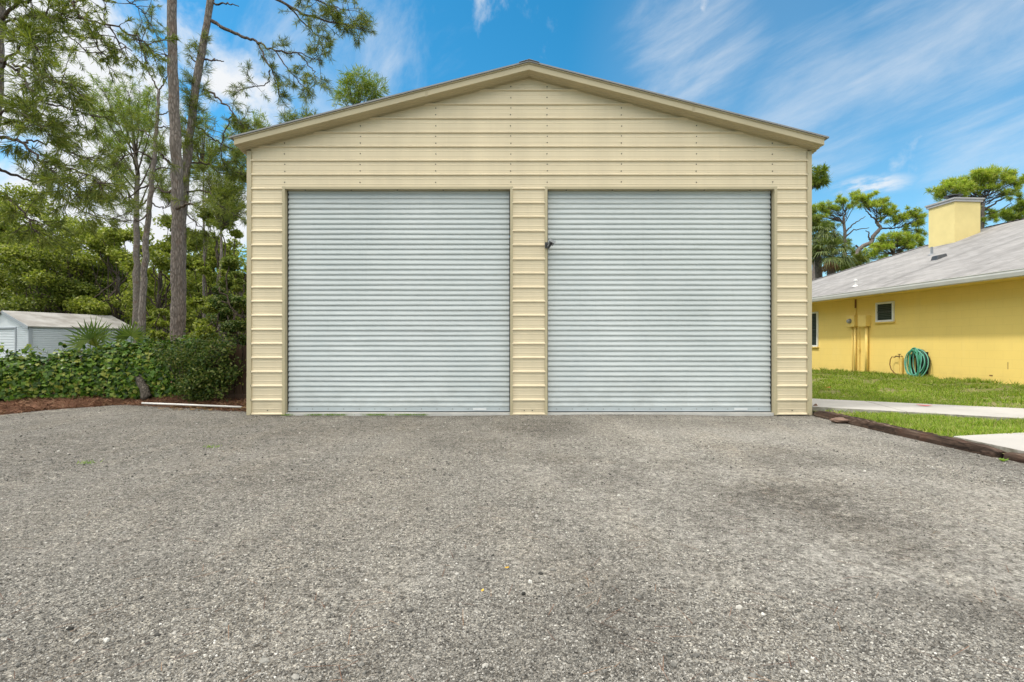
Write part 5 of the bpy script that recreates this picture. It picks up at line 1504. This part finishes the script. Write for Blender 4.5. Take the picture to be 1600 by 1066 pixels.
def right_trees():
    G = 'trees behind the yellow house'

    def umb(label, Y, trunk, r0, r1, clumps, mat='needle_sunny', bark='pine_bark', tl=.36, K=16, w=.032, limbs=None):
        t = Tree(ground_pt(trunk[0][0], Y), label, 'tree', 'pine_tree', G); s = Y / F
        p = t.trunk([ground_pt(trunk[0][0], Y)] + PP(trunk, Y), r0, r1, 9, 6, .02)
        for lm in (limbs or []): t.limb(PP(lm, Y), .075, .025, 0, k=5, jit=.03)
        for (cx, cy, rx, ry, n, hx, hy) in clumps:
            for q in range(13):
                ox, oy = random.gauss(0, .55) * rx, random.gauss(0, .48) * ry; f = random.uniform(.14, .32)
                t.clump(P(cx + ox, cy + oy, Y + random.gauss(0, .4) * rx * s), rx * s * f, rx * s * f, rx * s * f * .7, max(4, int(n * .21)), tl * random.uniform(.7, 1.1), hub=P(hx + random.uniform(-.3, .3) * rx, hy + random.uniform(-.1, .6) * (cy - hy), Y), limbs=1, r=.022, shell=.1)
        t.finish(bark, mat, K, w, .9, .05)
    umb('slender pale pine left of the twisted tree', 44, [(1320, 470), (1320, 420), (1320, 380), (1319, 350), (1318, 338)], .22, .08,
        [(1302, 323, 19, 9, 66, 1318, 345), (1288, 330, 12, 9, 30, 1316, 345), (1323, 313, 14, 9, 54, 1319, 345), (1280, 338, 9, 5, 14, 1312, 346)],
        limbs=[[(1319, 365), (1332, 352, .5), (1342, 345, .8), (1352, 338, 1)], [(1320, 372), (1334, 360), (1358, 356)], [(1319, 350), (1308, 342), (1296, 336)], [(1318, 340), (1322, 328), (1326, 320)]], bark='pine_bark_pale')
    umb('twisted tree with a crooked bare trunk', 40, [(1330, 470), (1333, 418), (1340, 396), (1347, 386), (1362, 378), (1364, 370), (1375, 357), (1371, 349), (1372, 347)], .22, .10,
        [(1357, 315, 15, 12, 60, 1372, 347), (1375, 322, 16, 12, 60, 1372, 347), (1390, 330, 12, 10, 40, 1380, 342), (1345, 308, 10, 7, 26, 1360, 330), (1408, 340, 14, 10, 36, 1395, 358), (1425, 335, 14, 12, 40, 1405, 357), (1440, 345, 10, 12, 30, 1415, 354), (1430, 362, 16, 10, 34, 1415, 356)],
        limbs=[[(1372, 347), (1362, 338), (1354, 330), (1350, 324)], [(1372, 347), (1382, 340), (1388, 334)], [(1375, 357), (1392, 357, .3), (1412, 354, .5), (1430, 346, .6)], [(1360, 378), (1357, 370), (1358, 363), (1352, 361)], [(1340, 386), (1338, 384), (1336, 384)]], mat='needle_sunny')
    umb('low spreading tree in front of the chimney side', 38, [(1398, 470), (1397, 410), (1396, 395), (1393, 385)], .2, .1,
        [(1385, 385, 16, 9, 40, 1397, 398), (1412, 378, 18, 12, 60, 1397, 396), (1435, 375, 16, 13, 54, 1400, 396), (1368, 392, 12, 8, 26, 1395, 398), (1445, 395, 14, 10, 30, 1400, 398), (1400, 368, 14, 8, 30, 1397, 390), (1378, 372, 8, 6, 12, 1395, 388)],
        limbs=[[(1396, 395), (1388, 384), (1384, 376)], [(1396, 395), (1402, 380), (1408, 370)], [(1397, 398), (1412, 388), (1428, 380)]], bark='oak_bark')
    umb('broad spreading pine crown rising behind the chimney', 36, [(1535, 470), (1534, 380), (1533, 335), (1534, 318)], .3, .14,
        [(1500, 288, 26, 11, 90, 1532, 325), (1480, 298, 16, 9, 36, 1528, 328), (1530, 273, 24, 10, 84, 1534, 315), (1558, 272, 24, 10, 84, 1536, 315), (1582, 282, 20, 11, 66, 1540, 318), (1545, 288, 30, 9, 60, 1534, 318), (1515, 300, 14, 8, 24, 1532, 325), (1470, 305, 10, 5, 12, 1526, 328), (1575, 298, 18, 8, 30, 1540, 320), (1545, 340, 14, 12, 36, 1536, 345)],
        limbs=[[(1534, 330), (1555, 318), (1575, 305), (1590, 298)], [(1534, 322), (1520, 308), (1505, 298)], [(1534, 318), (1545, 300), (1556, 284)], [(1533, 325), (1512, 312), (1490, 302)], [(1534, 335), (1560, 330), (1580, 318)]])
    umb('dense small tree at the right edge beyond the ridge', 34, [(1590, 470), (1590, 380), (1590, 340)], .2, .1,
        [(1572, 333, 12, 10, 40, 1588, 345), (1595, 322, 14, 12, 50, 1590, 345), (1610, 335, 16, 12, 40, 1590, 345), (1590, 342, 20, 8, 40, 1590, 350)], mat='needle_bright')
    umb('pine crown half hidden by the garage corner', 30, [(1262, 470), (1262, 380), (1262, 300)], .2, .1,
        [(1276, 270, 12, 9, 40, 1262, 300), (1270, 285, 15, 9, 46, 1262, 300), (1284, 282, 8, 7, 16, 1264, 300), (1250, 268, 18, 12, 40, 1262, 300), (1266, 330, 8, 4, 8, 1262, 335)], mat='needle_bright')
    umb('thin leafy tree filling the gap left of the twisted tree', 46, [(1300, 470), (1301, 400), (1303, 360)], .16, .07,
        [(1296, 350, 14, 9, 30, 1302, 365), (1312, 378, 12, 9, 26, 1302, 385), (1334, 392, 12, 9, 24, 1304, 400), (1350, 400, 14, 8, 24, 1306, 410), (1380, 402, 16, 7, 24, 1310, 412)], mat='needle_bright')
    umb('small dark pine beside the palm heads', 32, [(1272, 470), (1273, 400), (1274, 370)], .2, .1,
        [(1278, 355, 14, 10, 44, 1274, 372), (1290, 372, 14, 12, 46, 1276, 385), (1272, 345, 8, 5, 14, 1274, 360), (1300, 395, 12, 12, 30, 1280, 410), (1308, 415, 14, 10, 30, 1285, 425), (1345, 402, 10, 8, 20, 1345, 420), (1338, 412, 14, 8, 24, 1340, 430)], mat='needle_green')
    # cabbage palms
    for (px, py, Y, r, nf, label) in ((1277, 376, 27, .9, 30, 'cabbage palm head beside the garage corner'), (1297, 402, 26, .9, 24, 'lower cabbage palm just above the house roof')):
        base = ground_pt(px - 2, Y); root = empty('cabbage_palm', base, label, 'palm tree', 'palms behind the house')
        c = P(px, py, Y); MB().tube(smooth_path([base, Vector(base).lerp(c, .5) + Vector((.1, 0, 0)), c], 6, .02), .17, 10).build('trunk', 'oak_bark', root, smooth=True)
        fr = MB(); st = MB(); dead = MB()
        for k in range(nf):
            az = k * 2.399; el = random.uniform(-.5, 1.1); d = Vector((math.cos(az) * math.cos(el), math.sin(az) * math.cos(el), math.sin(el)))
            e = c + d * r * .75; st.tube([c, e], [.02, .012], 4)
            palm_fan(fr, e, d + Vector((0, 0, -.35)), Vector((0, 0, 1)), r * .9, 15, 2.6, .03, .55)
        for k in range(8):
            az = k * .8; d = Vector((math.cos(az) * .5, math.sin(az) * .5, -1)); palm_fan(dead, c + d * .2, d, Vector((math.cos(az), math.sin(az), .2)), r * .8, 9, 1.4, .03, .1)
        st.build('frond_stalks', 'palm_leaf', root); fr.build('fronds', 'palm_leaf', root); dead.build('dead_fronds', 'dead_leaf', root)


right_trees()


def far_woods():
    def ring(a0, a1, r0, r1, h, n, label):
        a = rng.uniform(a0, a1, n); r = rng.uniform(r0, r1, n)
        hh = h * (.45 + .9 * fbm(a * 14, r * .12, 61, 4)); z = hh * rng.random(n) ** .7
        C = np.stack([np.sin(a) * r, np.cos(a) * r, z], 1)
        nd = unit(n); nd[:, 2] += .5; nd /= np.linalg.norm(nd, axis=1, keepdims=True); u = np.cross(nd, unit(n)); u /= np.linalg.norm(u, axis=1, keepdims=True); v = np.cross(nd, u)
        q = rng.uniform(.25, .6, n)[:, None]
        V = np.stack([C - u * q, C + v * q * .6, C + u * q, C - v * q * .6], 1).reshape(-1, 3)
        tag(np_obj('distant_woods', V, np.arange(4 * n).reshape(-1, 4), 'oak_leaf'), label, 'woods', kind='stuff')
    ring(-1.75, -.1, 58, 74, 9.5, 60000, 'distant band of green woods behind the shed and pines')
    ring(.12, 1.6, 62, 78, 6.0, 36000, 'distant band of low woods beyond the yellow house')


far_woods()
